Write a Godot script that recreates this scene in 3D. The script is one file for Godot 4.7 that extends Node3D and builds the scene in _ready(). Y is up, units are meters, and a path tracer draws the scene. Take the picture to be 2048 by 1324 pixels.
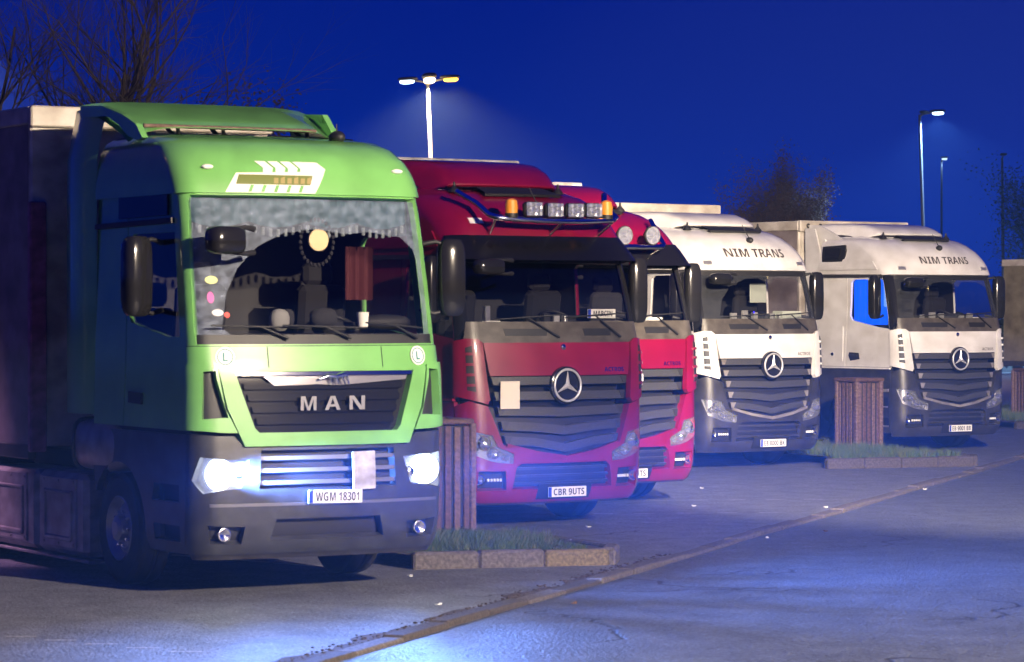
extends Node3D
# A dusk truck park: five tractor units with trailers, street lamps, kerbs, grass islands.

var M := {}
var mesh_cache := {}
var fnt: Dictionary = {}
var rng := RandomNumberGenerator.new()

# ---------------------------------------------------------------- naming and placing
func numbered(called: String) -> String:
	var n := called
	var k := 0
	while has_node(NodePath(n)):
		k += 1
		n = "%s_%03d" % [called, k]
	return n

func tag(o: Node3D, label: String, category: String, group := "") -> void:
	o.set_meta("label", label)
	o.set_meta("category", category)
	if group != "":
		o.set_meta("group", group)

func thing(called: String, label: String, category: String, at: Vector3, turn := 0.0, group := "") -> Node3D:
	var o := Node3D.new()
	o.name = numbered(called)
	add_child(o)
	o.position = at
	o.rotation_degrees.y = turn
	tag(o, label, category, group)
	return o

func part(called: String, mesh: Mesh, m: Material, parent: Node3D) -> MeshInstance3D:
	var o := MeshInstance3D.new()
	o.mesh = mesh
	o.material_override = m
	var n := called
	var k := 0
	while parent.has_node(NodePath(n)):
		k += 1
		n = "%s_%03d" % [called, k]
	o.name = n
	parent.add_child(o, true)
	return o

func struct(called: String, mesh: Mesh, m: Material) -> MeshInstance3D:
	var o := part(called, mesh, m, self)
	o.set_meta("kind", "structure")
	return o

func W(x: float, depth: float, y := 0.0) -> Vector3:
	return Vector3(x, y, -depth)

# ---------------------------------------------------------------- mesh tools
func st_new() -> SurfaceTool:
	var st := SurfaceTool.new()
	st.begin(Mesh.PRIMITIVE_TRIANGLES)
	return st

func tri(st: SurfaceTool, a: Vector3, b: Vector3, c: Vector3, na: Vector3, nb: Vector3, nc: Vector3) -> void:
	var g := (b - a).cross(c - a)
	if g.length_squared() < 1e-14:
		return
	if g.dot(na + nb + nc) > 0.0:
		var t := b; b = c; c = t
		var tn := nb; nb = nc; nc = tn
	st.set_normal(na); st.add_vertex(a)
	st.set_normal(nb); st.add_vertex(b)
	st.set_normal(nc); st.add_vertex(c)

func quad(st: SurfaceTool, a: Vector3, b: Vector3, c: Vector3, d: Vector3, n: Vector3) -> void:
	tri(st, a, b, c, n, n, n)
	tri(st, a, c, d, n, n, n)

func box(st: SurfaceTool, at: Vector3, size: Vector3, bevel := 0.0, basis := Basis.IDENTITY) -> void:
	var h := size / 2.0
	var e: float = min(bevel, min(h.x, min(h.y, h.z)) * 0.9)
	var ax := [Vector3.RIGHT, Vector3.UP, Vector3.BACK]
	for i in 3:
		var j := (i + 1) % 3
		var k := (i + 2) % 3
		for s in [-1.0, 1.0]:
			var n: Vector3 = ax[i] * s
			var c: Vector3 = n * h[i]
			var u: Vector3 = ax[j] * (h[j] - e)
			var v: Vector3 = ax[k] * (h[k] - e)
			quad(st, at + basis * (c - u - v), at + basis * (c + u - v), at + basis * (c + u + v), at + basis * (c - u + v), basis * n)
	if e > 0.0:
		for i in 3:
			var j := (i + 1) % 3
			var k := (i + 2) % 3
			for sj in [-1.0, 1.0]:
				for sk in [-1.0, 1.0]:
					var nj: Vector3 = ax[j] * sj
					var nk: Vector3 = ax[k] * sk
					var a: Vector3 = nj * h[j] + nk * (h[k] - e)
					var b: Vector3 = nj * (h[j] - e) + nk * h[k]
					var l: Vector3 = ax[i] * (h[i] - e)
					quad(st, at + basis * (a - l), at + basis * (a + l), at + basis * (b + l), at + basis * (b - l), basis * (nj + nk).normalized())
		for sx in [-1.0, 1.0]:
			for sy in [-1.0, 1.0]:
				for sz in [-1.0, 1.0]:
					var s := Vector3(sx, sy, sz)
					var n := s.normalized()
					tri(st, at + basis * (Vector3(h.x, h.y - e, h.z - e) * s), at + basis * (Vector3(h.x - e, h.y, h.z - e) * s), at + basis * (Vector3(h.x - e, h.y - e, h.z) * s), basis * n, basis * n, basis * n)

func box_mesh(at: Vector3, size: Vector3, bevel := 0.0, basis := Basis.IDENTITY) -> ArrayMesh:
	var st := st_new()
	box(st, at, size, bevel, basis)
	return st.commit()

func frame_of(d: Vector3) -> Basis:
	var up := Vector3.UP if absf(d.y) < 0.9 else Vector3.RIGHT
	var x := up.cross(d).normalized()
	return Basis(x, d.cross(x), d)

func tube(st: SurfaceTool, pts: PackedVector3Array, radii: PackedFloat32Array, sides := 8, caps := true) -> void:
	var n := pts.size()
	var rings := []
	var norms := []
	for i in n:
		var d := (pts[mini(i + 1, n - 1)] - pts[maxi(i - 1, 0)]).normalized()
		var b := frame_of(d)
		var ring := PackedVector3Array()
		var nn := PackedVector3Array()
		for k in sides:
			var a := TAU * k / sides
			var v := b.x * cos(a) + b.y * sin(a)
			nn.append(v)
			ring.append(pts[i] + v * radii[mini(i, radii.size() - 1)])
		rings.append(ring)
		norms.append(nn)
	for i in n - 1:
		for k in sides:
			var k2 := (k + 1) % sides
			tri(st, rings[i][k], rings[i][k2], rings[i + 1][k2], norms[i][k], norms[i][k2], norms[i + 1][k2])
			tri(st, rings[i][k], rings[i + 1][k2], rings[i + 1][k], norms[i][k], norms[i + 1][k2], norms[i + 1][k])
	if caps:
		for e in [0, n - 1]:
			var d := (pts[e] - pts[1 if e == 0 else n - 2]).normalized()
			for k in sides:
				tri(st, pts[e], rings[e][k], rings[e][(k + 1) % sides], d, d, d)

# a profile of (radius, height) turned round an axis
func lathe(st: SurfaceTool, at: Vector3, b: Basis, prof: PackedVector2Array, segs := 24) -> void:
	for i in prof.size() - 1:
		var p := prof[i]
		var q := prof[i + 1]
		var t := (q - p)
		if t.length() < 1e-6:
			continue
		var nn := Vector2(t.y, -t.x).normalized()
		for k in segs:
			var a0 := TAU * k / segs
			var a1 := TAU * (k + 1) / segs
			var r0 := b.x * cos(a0) + b.y * sin(a0)
			var r1 := b.x * cos(a1) + b.y * sin(a1)
			var n0 := (r0 * nn.x + b.z * nn.y)
			var n1 := (r1 * nn.x + b.z * nn.y)
			var a := at + r0 * p.x + b.z * p.y
			var c := at + r1 * p.x + b.z * p.y
			var d := at + r1 * q.x + b.z * q.y
			var e := at + r0 * q.x + b.z * q.y
			tri(st, a, c, d, n0, n1, n1)
			tri(st, a, d, e, n0, n1, n0)

# a flat outline given thickness, in the frame b (x, y across the outline, z its normal)
func prism(st: SurfaceTool, at: Vector3, b: Basis, poly: PackedVector2Array, depth: float) -> void:
	var ids := Geometry2D.triangulate_polygon(poly)
	for s in [0.0, -depth]:
		var n := (b.z if s == 0.0 else -b.z) * signf(depth)
		for i in range(0, ids.size(), 3):
			var v := []
			for j in 3:
				v.append(at + b.x * poly[ids[i + j]].x + b.y * poly[ids[i + j]].y + b.z * s)
			tri(st, v[0], v[1], v[2], n, n, n)
	var ccw := not Geometry2D.is_polygon_clockwise(poly)
	for i in poly.size():
		var p := poly[i]
		var q := poly[(i + 1) % poly.size()]
		var t := q - p
		var o := Vector2(t.y, -t.x).normalized() * (1.0 if ccw else -1.0)
		var n := b.x * o.x + b.y * o.y
		var a := at + b.x * p.x + b.y * p.y
		var c := at + b.x * q.x + b.y * q.y
		quad(st, a, c, c - b.z * depth, a - b.z * depth, n)

func torus(st: SurfaceTool, at: Vector3, b: Basis, R: float, r: float, segs := 32, sides := 8) -> void:
	for i in segs:
		for k in sides:
			var q := []
			var nq := []
			for c in [[i, k], [i + 1, k], [i + 1, k + 1], [i, k + 1]]:
				var a: float = TAU * c[0] / segs
				var t: float = TAU * c[1] / sides
				var rad := b.x * cos(a) + b.y * sin(a)
				var n := rad * cos(t) + b.z * sin(t)
				q.append(at + rad * R + n * r)
				nq.append(n)
			tri(st, q[0], q[1], q[2], nq[0], nq[1], nq[2])
			tri(st, q[0], q[2], q[3], nq[0], nq[2], nq[3])

func ellipsoid(st: SurfaceTool, at: Vector3, r: Vector3, b := Basis.IDENTITY, segs := 16, power := 1.0) -> void:
	var rows := segs / 2
	for i in rows:
		for k in segs:
			var q := []
			var nq := []
			for c in [[i, k], [i + 1, k], [i + 1, k + 1], [i, k + 1]]:
				var la: float = PI * c[0] / rows - PI / 2
				var lo: float = TAU * c[1] / segs
				var d := Vector3(cos(la) * cos(lo), sin(la), cos(la) * sin(lo))
				var s := Vector3(signf(d.x) * pow(absf(d.x), power), signf(d.y) * pow(absf(d.y), power), signf(d.z) * pow(absf(d.z), power))
				q.append(at + b * (s * r))
				nq.append((b * (d / r)).normalized())
			tri(st, q[0], q[1], q[2], nq[0], nq[1], nq[2])
			tri(st, q[0], q[2], q[3], nq[0], nq[2], nq[3])

# a sheet through rows of points, smooth
func sheet(st: SurfaceTool, rows: Array, out_from: Vector3) -> void:
	var R := rows.size()
	var C: int = rows[0].size()
	var nn := []
	for i in R:
		var nr := PackedVector3Array()
		for j in C:
			var du: Vector3 = rows[i][mini(j + 1, C - 1)] - rows[i][maxi(j - 1, 0)]
			var dv: Vector3 = rows[mini(i + 1, R - 1)][j] - rows[maxi(i - 1, 0)][j]
			var n := du.cross(dv).normalized()
			if n.dot(rows[i][j] - out_from) < 0.0:
				n = -n
			nr.append(n)
		nn.append(nr)
	for i in R - 1:
		for j in C - 1:
			tri(st, rows[i][j], rows[i][j + 1], rows[i + 1][j + 1], nn[i][j], nn[i][j + 1], nn[i + 1][j + 1])
			tri(st, rows[i][j], rows[i + 1][j + 1], rows[i + 1][j], nn[i][j], nn[i + 1][j + 1], nn[i + 1][j])

# ---------------------------------------------------------------- cab shells
# A cab is a stack of plan outlines. A point on it is (T, y): |T| < 1 the front, 1..2 the rounded corner, 2..3 the side back to the rear wall.
class Shell:
	var ys := PackedFloat32Array()
	var cols := []   # centre front z, half width, corner radius, bulge
	var back := -2.3

	func level(y: float, zc: float, w: float, r: float, b: float) -> void:
		ys.append(y)
		cols.append([zc, w, r, b])

	func at(y: float) -> Array:
		var n := ys.size()
		var i := 0
		while i < n - 2 and y > ys[i + 1]:
			i += 1
		var t := clampf((y - ys[i]) / (ys[i + 1] - ys[i]), 0.0, 1.0)
		var o := []
		for k in 4:
			var a: float = cols[i][k]
			var c: float = cols[i + 1][k]
			var m0: float = (c - a)
			var m1: float = (c - a)
			var h := ys[i + 1] - ys[i]
			if i > 0:
				m0 = ((c - a) / h + (a - cols[i - 1][k]) / (ys[i] - ys[i - 1])) / 2.0 * h
			if i < n - 2:
				m1 = ((c - a) / h + (cols[i + 2][k] - c) / (ys[i + 2] - ys[i + 1])) / 2.0 * h
			var t2 := t * t
			var t3 := t2 * t
			o.append((2 * t3 - 3 * t2 + 1) * a + (t3 - 2 * t2 + t) * m0 + (-2 * t3 + 3 * t2) * c + (t3 - t2) * m1)
		return o

	func raw(T: float, y: float) -> Vector3:
		var l := at(y)
		var fw: float = l[1] - l[2]
		var a := absf(T)
		var s := signf(T)
		if a <= 1.0:
			return Vector3(T * fw, y, l[0] - l[3] * T * T)
		if a <= 2.0:
			var th := (a - 1.0) * PI / 2
			return Vector3(s * (fw + l[2] * sin(th)), y, l[0] - l[3] - l[2] * (1.0 - cos(th)))
		var zs: float = l[0] - l[3] - l[2]
		return Vector3(s * l[1], y, zs + (a - 2.0) * (back - zs))

	func normal(T: float, y: float) -> Vector3:
		var e := 0.02
		var y0 := maxf(y - e, ys[0])
		var y1 := minf(y + e, ys[ys.size() - 1])
		var n := (raw(T + e, y) - raw(T - e, y)).cross(raw(T, y1) - raw(T, y0)).normalized()
		var away := raw(T, y) - Vector3(0, y, -1.2)
		return n if n.dot(away) > 0.0 else -n

	func p(T: float, y: float, off: float) -> Vector3:
		return raw(T, y) + normal(T, y) * off

	func fx(x: float, y: float) -> float:
		var l := at(y)
		var fw: float = l[1] - l[2]
		if absf(x) <= fw:
			return x / fw
		return signf(x) * (1.0 + asin(clampf((absf(x) - fw) / l[2], 0.0, 1.0)) / (PI / 2))

	func sz(z: float, y: float) -> float:
		var l := at(y)
		var zs: float = l[0] - l[3] - l[2]
		return 2.0 + clampf((zs - z) / (zs - back), 0.0, 1.0)

	# outlines: front points as metres across, or T given directly, or side points as metres along
	func front(pts: Array, side := 1.0) -> PackedVector2Array:
		var o := PackedVector2Array()
		for q in pts:
			if q.size() > 2:
				o.append(Vector2(side * q[0], q[1]) if q[2] == "T" else Vector2(side * sz(q[0], q[1]), q[1]))
			else:
				o.append(Vector2(side * fx(q[0], q[1]), q[1]))
		return o

func panel(st: SurfaceTool, sh: Shell, poly: PackedVector2Array, off: float, thick: float, holes := []) -> void:
	var lo := poly[0]
	var hi := poly[0]
	for q in poly:
		lo = Vector2(minf(lo.x, q.x), minf(lo.y, q.y))
		hi = Vector2(maxf(hi.x, q.x), maxf(hi.y, q.y))
	var tl := PackedFloat32Array([-3.0, -2.75, -2.5, -2.25, -2.0, -1.8, -1.6, -1.4, -1.2, -1.0, -0.75, -0.5, -0.25, 0.0, 0.25, 0.5, 0.75, 1.0, 1.2, 1.4, 1.6, 1.8, 2.0, 2.25, 2.5, 2.75, 3.0])
	var yl := PackedFloat32Array()
	for i in sh.ys.size():
		yl.append(sh.ys[i])
		if i < sh.ys.size() - 1:
			var gap := sh.ys[i + 1] - sh.ys[i]
			var parts := maxi(1, int(ceil(gap / 0.12)))
			for k in range(1, parts):
				yl.append(sh.ys[i] + gap * k / parts)
	for i in tl.size() - 1:
		if tl[i + 1] <= lo.x or tl[i] >= hi.x:
			continue
		for j in yl.size() - 1:
			if yl[j + 1] <= lo.y or yl[j] >= hi.y:
				continue
			var cell := PackedVector2Array([Vector2(tl[i], yl[j]), Vector2(tl[i + 1], yl[j]), Vector2(tl[i + 1], yl[j + 1]), Vector2(tl[i], yl[j + 1])])
			var pieces: Array = Geometry2D.intersect_polygons(poly, cell)
			for h in holes:
				var left := []
				for piece in pieces:
					left.append_array(Geometry2D.clip_polygons(piece, h))
				pieces = left
			for piece in pieces:
				var ids := Geometry2D.triangulate_polygon(piece)
				var P := PackedVector3Array()
				var N := PackedVector3Array()
				for q in piece:
					P.append(sh.p(q.x, q.y, off))
					N.append(sh.normal(q.x, q.y))
				for k in range(0, ids.size(), 3):
					tri(st, P[ids[k]], P[ids[k + 1]], P[ids[k + 2]], N[ids[k]], N[ids[k + 1]], N[ids[k + 2]])
	if thick <= 0.0:
		return
	var loops: Array = [poly]
	loops.append_array(holes)
	for li in loops.size():
		var lp: PackedVector2Array = loops[li]
		var flip := 1.0 if Geometry2D.is_polygon_clockwise(lp) else -1.0
		if li > 0:
			flip = -flip
		for i in lp.size():
			var a := lp[i]
			var b := lp[(i + 1) % lp.size()]
			var steps := maxi(1, int(ceil(maxf(absf(b.x - a.x) / 0.25, absf(b.y - a.y) / 0.12))))
			for k in steps:
				var q0 := a.lerp(b, float(k) / steps)
				var q1 := a.lerp(b, float(k + 1) / steps)
				var A := sh.p(q0.x, q0.y, off)
				var B := sh.p(q1.x, q1.y, off)
				var n0 := sh.normal(q0.x, q0.y)
				var n1 := sh.normal(q1.x, q1.y)
				var n := (B - A).cross(n0).normalized() * flip
				quad(st, A, B, B - n1 * thick, A - n0 * thick, n)

func shell_part(called: String, key: String, sh: Shell, polys: Array, off: float, thick: float, m: Material, parent: Node3D, holes := []) -> MeshInstance3D:
	if not mesh_cache.has(key):
		var st := st_new()
		for q in polys:
			panel(st, sh, q, off, thick, holes)
		mesh_cache[key] = st.commit()
	return part(called, mesh_cache[key], m, parent)

func cached(key: String, make: Callable) -> Mesh:
	if not mesh_cache.has(key):
		mesh_cache[key] = make.call()
	return mesh_cache[key]

func cap_mesh(sh: Shell) -> ArrayMesh:
	var st := st_new()
	var y: float = sh.ys[sh.ys.size() - 1]
	var loop := PackedVector3Array()
	for i in 61:
		loop.append(sh.p(-3.0 + 0.1 * i, y, 0.04))
	var c := Vector3(0, loop[0].y + 0.02, -1.9)
	for i in 60:
		tri(st, c, loop[i], loop[i + 1], Vector3.UP, Vector3.UP, Vector3.UP)
	tri(st, c, loop[60], loop[0], Vector3.UP, Vector3.UP, Vector3.UP)
	return st.commit()

# ---------------------------------------------------------------- lettering
func font(name_: String, bold: bool) -> Font:
	var key := name_ + str(bold)
	if not fnt.has(key):
		var f := SystemFont.new()
		f.font_names = PackedStringArray([name_])
		f.font_weight = 700 if bold else 400
		fnt[key] = f
	return fnt[key]

# the triangles of a word, scaled to a height and width, centred
func word(text: String, height: float, width: float, depth: float, face := "Droid Sans", bold := true) -> Array:
	var t := TextMesh.new()
	t.text = text
	t.font = font(face, bold)
	t.font_size = 64
	t.pixel_size = 0.01
	t.depth = 0.0
	var a: Array = t.get_mesh_arrays()
	var v: PackedVector3Array = a[Mesh.ARRAY_VERTEX]
	var ids: PackedInt32Array = a[Mesh.ARRAY_INDEX] if a[Mesh.ARRAY_INDEX] != null else PackedInt32Array(range(v.size()))
	var lo := Vector3.INF
	var hi := -Vector3.INF
	for p in v:
		lo = lo.min(p)
		hi = hi.max(p)
	var s := Vector3(width / maxf(hi.x - lo.x, 1e-5), height / maxf(hi.y - lo.y, 1e-5), 1)
	var c := (lo + hi) / 2
	var out := PackedVector3Array()
	for i in ids:
		out.append((v[i] - c) * s)
	return [out, depth]

func word_mesh(text: String, height: float, width: float, face := "Droid Sans", bold := true) -> ArrayMesh:
	var w := word(text, height, width, 0.0, face, bold)
	var st := st_new()
	var v: PackedVector3Array = w[0]
	for i in range(0, v.size(), 3):
		tri(st, Vector3(v[i].x, v[i].y, 0), Vector3(v[i + 1].x, v[i + 1].y, 0), Vector3(v[i + 2].x, v[i + 2].y, 0), Vector3.BACK, Vector3.BACK, Vector3.BACK)
	return st.commit()

func word_on(sh: Shell, text: String, at: Vector2, height: float, width: float, off: float) -> ArrayMesh:
	var w := word(text, height, width, 0.0)
	var st := st_new()
	var v: PackedVector3Array = w[0]
	for i in range(0, v.size(), 3):
		var P := []
		var N := []
		for k in 3:
			var y := at.y + v[i + k].y
			var T := sh.fx(at.x + v[i + k].x, y)
			P.append(sh.p(T, y, off))
			N.append(sh.normal(T, y))
		tri(st, P[0], P[1], P[2], N[0], N[1], N[2])
	return st.commit()

func plate(text: String, parent: Node3D, at: Vector3, tilt := 0.0) -> void:
	var p := part("number_plate", cached("plate", func(): return box_mesh(Vector3.ZERO, Vector3(0.52, 0.114, 0.012), 0.003)), M.plate_white, parent)
	p.position = at
	p.rotation_degrees = Vector3(0, 0, tilt)
	var e := part("country_strip", cached("plate_strip", func(): return box_mesh(Vector3(-0.238, 0, 0.006), Vector3(0.04, 0.108, 0.003))), M.strip_blue, p)
	e.position = Vector3.ZERO
	var w := part("plate_characters", word_mesh(text, 0.076, 0.42), M.ink, p)
	w.position = Vector3(0.018, 0, 0.0085)

# ---------------------------------------------------------------- materials
func noise_image(seed_: int, size: int, freq: float, octaves: int, lo: Color, hi: Color, kind := FastNoiseLite.TYPE_SIMPLEX_SMOOTH) -> ImageTexture:
	var n := FastNoiseLite.new()
	n.seed = seed_
	n.noise_type = kind
	n.frequency = freq
	n.fractal_octaves = octaves
	var g := n.get_seamless_image(size, size)
	var im := Image.create(size, size, false, Image.FORMAT_RGB8)
	for y in size:
		for x in size:
			im.set_pixel(x, y, lo.lerp(hi, g.get_pixel(x, y).r))
	return ImageTexture.create_from_image(im)

func lin(r: float, g: float, b: float) -> Color:
	return Color(r, g, b).linear_to_srgb()

func mat(c: Color, rough := 0.6, metal := 0.0) -> StandardMaterial3D:
	var m := StandardMaterial3D.new()
	m.albedo_color = c
	m.roughness = rough
	m.metallic = metal
	return m

func world_tex(m: StandardMaterial3D, t: Texture2D, metres: float) -> void:
	m.albedo_texture = t
	m.uv1_triplanar = true
	m.uv1_world_triplanar = true
	m.uv1_scale = Vector3.ONE / metres

func paint(c: Color) -> StandardMaterial3D:
	var m := mat(c, 0.42)
	m.clearcoat_enabled = true
	m.clearcoat = 1.0
	m.clearcoat_roughness = 0.08
	world_tex(m, M.tex_dirt, 1.7)
	m.roughness_texture = M.tex_dirt
	return m

func glow(c: Color, energy: float) -> StandardMaterial3D:
	var m := mat(Color(0.02, 0.02, 0.02), 0.5)
	m.emission_enabled = true
	m.emission = c
	m.emission_energy_multiplier = energy
	return m

func asphalt_images(seed_: int, size: int, cracks: int, base: float, tint: Color) -> Array:
	var r := RandomNumberGenerator.new()
	r.seed = seed_
	var n := FastNoiseLite.new()
	n.seed = seed_
	n.frequency = 0.012
	n.fractal_octaves = 4
	var big := n.get_seamless_image(size, size)
	n.frequency = 0.11
	n.fractal_octaves = 2
	var mid := n.get_seamless_image(size, size)
	var col := Image.create(size, size, false, Image.FORMAT_RGB8)
	var hgt := Image.create(size, size, false, Image.FORMAT_RGB8)
	for y in size:
		for x in size:
			var g := r.randf()
			var mv := mid.get_pixel(x, y).r
			var v := base * (0.30 + 0.55 * big.get_pixel(x, y).r + 0.8 * mv * mv + 0.8 * pow(g, 4.0))
			col.set_pixel(x, y, Color(v * tint.r, v * tint.g, v * tint.b).linear_to_srgb())
			var h := 0.15 + 0.4 * r.randf() + 0.45 * mv
			hgt.set_pixel(x, y, Color(h, h, h))
	for k in 12000:  # grain specks; the bright ones are sparkle painted into the colour
		var px := r.randi() % size
		var py := r.randi() % size
		var f := 1.9 if k % 3 else 0.35
		for dx in 2 + k % 2:
			for dy in 2 + (k / 2) % 2:
				var c := col.get_pixel((px + dx) % size, (py + dy) % size).srgb_to_linear() * f
				col.set_pixel((px + dx) % size, (py + dy) % size, Color(minf(c.r, 0.6), minf(c.g, 0.6), minf(c.b, 0.6)).linear_to_srgb())
				hgt.set_pixel((px + dx) % size, (py + dy) % size, Color(0.9, 0.9, 0.9) if k % 3 else Color(0.05, 0.05, 0.05))
	for k in cracks:
		var p := Vector2(r.randf() * size, r.randf() * size)
		var a := r.randf() * TAU
		var a0 := a
		var long := r.randi_range(size / 6, size / 2)
		for i in long:
			a += r.randf_range(-0.5, 0.5)
			a = lerpf(a, a0, 0.06)
			p += Vector2(cos(a), sin(a))
			var wide := 2 + (r.randi() % 4)
			for dx in wide:
				for dy in wide:
					var x := posmod(int(p.x) + dx, size)
					var y := posmod(int(p.y) + dy, size)
					col.set_pixel(x, y, Color(0.14, 0.14, 0.15))
					hgt.set_pixel(x, y, Color(0, 0, 0))
	return [ImageTexture.create_from_image(col), ImageTexture.create_from_image(hgt)]

func ground_mat(seed_: int, cracks: int, base: float, tint: Color, metres: float, rough: float, relief: float) -> StandardMaterial3D:
	var im := asphalt_images(seed_, 1024, cracks, base, tint)
	var m := mat(Color.WHITE, rough)
	world_tex(m, im[0], metres)
	m.heightmap_enabled = true
	m.heightmap_texture = im[1]
	m.heightmap_scale = relief
	m.metallic_specular = 0.5
	return m

func make_materials() -> void:
	M.tex_dirt = noise_image(3, 256, 0.012, 5, Color(0.83, 0.82, 0.80), Color(1, 1, 1))
	M.tex_grime = noise_image(5, 256, 0.02, 5, Color(0.6, 0.57, 0.53), Color(1, 1, 1))
	M.white_paint = paint(lin(0.76, 0.75, 0.75))
	M.red_paint = paint(lin(0.22, 0.002, 0.032))
	M.green_paint = paint(lin(0.19, 0.50, 0.13))
	M.plastic = mat(lin(0.05, 0.05, 0.053), 0.5); world_tex(M.plastic, M.tex_grime, 1.1)
	M.bumper_grey = mat(lin(0.048, 0.048, 0.053), 0.38); world_tex(M.bumper_grey, M.tex_grime, 1.3)
	M.bumper_steel = mat(lin(0.055, 0.06, 0.07), 0.35); world_tex(M.bumper_steel, M.tex_grime, 1.3)
	M.wiper_grey = mat(lin(0.11, 0.10, 0.09), 0.4); world_tex(M.wiper_grey, M.tex_grime, 0.9)
	M.black = mat(lin(0.012, 0.012, 0.014), 0.55)
	M.gloss_black = mat(lin(0.012, 0.012, 0.014), 0.15)
	M.rubber = mat(lin(0.018, 0.018, 0.019), 0.8); world_tex(M.rubber, M.tex_grime, 0.6)
	M.void = mat(lin(0.004, 0.004, 0.005), 0.9)
	M.badge = mat(lin(0.62, 0.62, 0.64), 0.38, 0.55)
	M.mesh_grey = mat(lin(0.15, 0.15, 0.155), 0.45, 0.2); world_tex(M.mesh_grey, noise_image(8, 128, 0.35, 1, Color(0.35, 0.35, 0.35), Color(1, 1, 1), FastNoiseLite.TYPE_CELLULAR), 0.25)
	M.silver = mat(lin(0.5, 0.5, 0.5), 0.3, 0.8)
	M.dull = mat(lin(0.16, 0.16, 0.17), 0.4, 0.5)
	M.chrome = mat(lin(0.8, 0.8, 0.82), 0.12, 1.0)
	M.rim = mat(lin(0.32, 0.32, 0.34), 0.4, 0.6)
	M.alu = mat(lin(0.42, 0.40, 0.39), 0.42, 0.35); world_tex(M.alu, M.tex_grime, 1.4)
	M.reflector = mat(lin(0.85, 0.85, 0.88), 0.18, 1.0)
	M.amber = mat(lin(0.75, 0.28, 0.02), 0.2); M.amber.clearcoat_enabled = true
	M.plate_white = mat(lin(0.72, 0.72, 0.68), 0.35)
	M.cream = mat(lin(0.66, 0.58, 0.50), 0.5)
	M.board = mat(lin(0.6, 0.6, 0.62), 0.4); world_tex(M.board, M.tex_grime, 0.8)
	M.strip_blue = mat(lin(0.01, 0.04, 0.4), 0.4)
	M.ink = mat(lin(0.015, 0.015, 0.02), 0.5)
	M.letter_brown = mat(lin(0.06, 0.05, 0.05), 0.4)
	M.trim = mat(lin(0.014, 0.014, 0.017), 0.7)
	M.seat = mat(lin(0.006, 0.006, 0.008), 0.9)
	M.seat_red = mat(lin(0.06, 0.007, 0.012), 0.85)
	M.curtain_teal = mat(lin(0.008, 0.09, 0.12), 0.8)
	M.tassel = mat(lin(0.30, 0.34, 0.36), 0.8)
	M.cloth = mat(lin(0.02, 0.02, 0.024), 0.9)
	M.paper = mat(lin(0.75, 0.75, 0.72), 0.7)
	M.orange_disc = mat(lin(0.72, 0.55, 0.30), 0.6)
	M.curtain_side = mat(lin(0.30, 0.26, 0.27), 0.55); world_tex(M.curtain_side, M.tex_grime, 2.6)
	M.trailer_white = mat(lin(0.70, 0.66, 0.60), 0.5); world_tex(M.trailer_white, M.tex_grime, 2.1)
	M.post_mauve = mat(lin(0.36, 0.12, 0.26), 0.5); world_tex(M.post_mauve, M.tex_grime, 0.9)  # mauve albedo holds the pinkish light that falls on the post
	M.olive = mat(lin(0.26, 0.23, 0.15), 0.6); world_tex(M.olive, M.tex_grime, 2.3)
	M.galv = mat(lin(0.45, 0.45, 0.47), 0.45, 0.5); world_tex(M.galv, M.tex_grime, 1.2)
	M.pole = mat(lin(0.16, 0.16, 0.17), 0.5, 0.3)
	M.letter_steel = mat(lin(0.26, 0.26, 0.28), 0.35, 0.5)
	M.housing = mat(lin(0.06, 0.06, 0.065), 0.5)
	M.wood = mat(lin(0.15, 0.085, 0.065), 0.75); world_tex(M.wood, noise_image(12, 256, 0.03, 4, Color(0.55, 0.5, 0.48), Color(1.0, 1.0, 1.0)), 0.5)
	M.wood2 = mat(lin(0.21, 0.135, 0.11), 0.75); world_tex(M.wood2, M.wood.albedo_texture, 0.43)
	M.bark = mat(lin(0.075, 0.055, 0.045), 0.9)
	M.twig = mat(lin(0.10, 0.07, 0.05), 0.9)
	M.leaf_dry = mat(lin(0.16, 0.09, 0.045), 0.8)
	M.cloth_pale = mat(lin(0.22, 0.22, 0.22), 0.9)
	M.leaf_brown = mat(lin(0.14, 0.085, 0.055), 0.9)
	M.dirt = mat(lin(0.085, 0.06, 0.042), 0.95); world_tex(M.dirt, M.tex_grime, 0.3)
	M.leaf_dark = mat(lin(0.03, 0.05, 0.03), 0.8)
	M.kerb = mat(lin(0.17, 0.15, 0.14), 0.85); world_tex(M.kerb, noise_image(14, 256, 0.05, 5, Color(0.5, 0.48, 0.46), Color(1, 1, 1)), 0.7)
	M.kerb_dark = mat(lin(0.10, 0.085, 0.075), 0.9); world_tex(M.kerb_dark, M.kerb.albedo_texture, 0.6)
	M.kerb_yellow = mat(lin(0.24, 0.19, 0.09), 0.85); world_tex(M.kerb_yellow, M.kerb.albedo_texture, 0.6)
	M.soil = mat(lin(0.05, 0.042, 0.028), 0.95)
	M.line_paint = mat(lin(0.62, 0.62, 0.60), 0.6); world_tex(M.line_paint, M.tex_grime, 0.35)
	M.road = ground_mat(21, 5, 0.10, Color(0.84, 0.95, 1.26), 7.3, 0.5, 2.2)  # blue tint stands in for the headlights' blue cast on the asphalt
	M.lot = ground_mat(22, 1, 0.135, Color(0.94, 0.98, 1.10), 6.1, 0.62, 1.0)  # slight blue tint puts the cool cast of the light into the ground
	M.field = ground_mat(23, 0, 0.06, Color(0.9, 1, 0.8), 9.0, 0.9, 0.5)
	var g := mat(Color(0.02, 0.025, 0.03, 0.1), 0.03)
	g.transparency = BaseMaterial3D.TRANSPARENCY_ALPHA
	g.metallic_specular = 0.7
	M.glass = g
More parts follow.
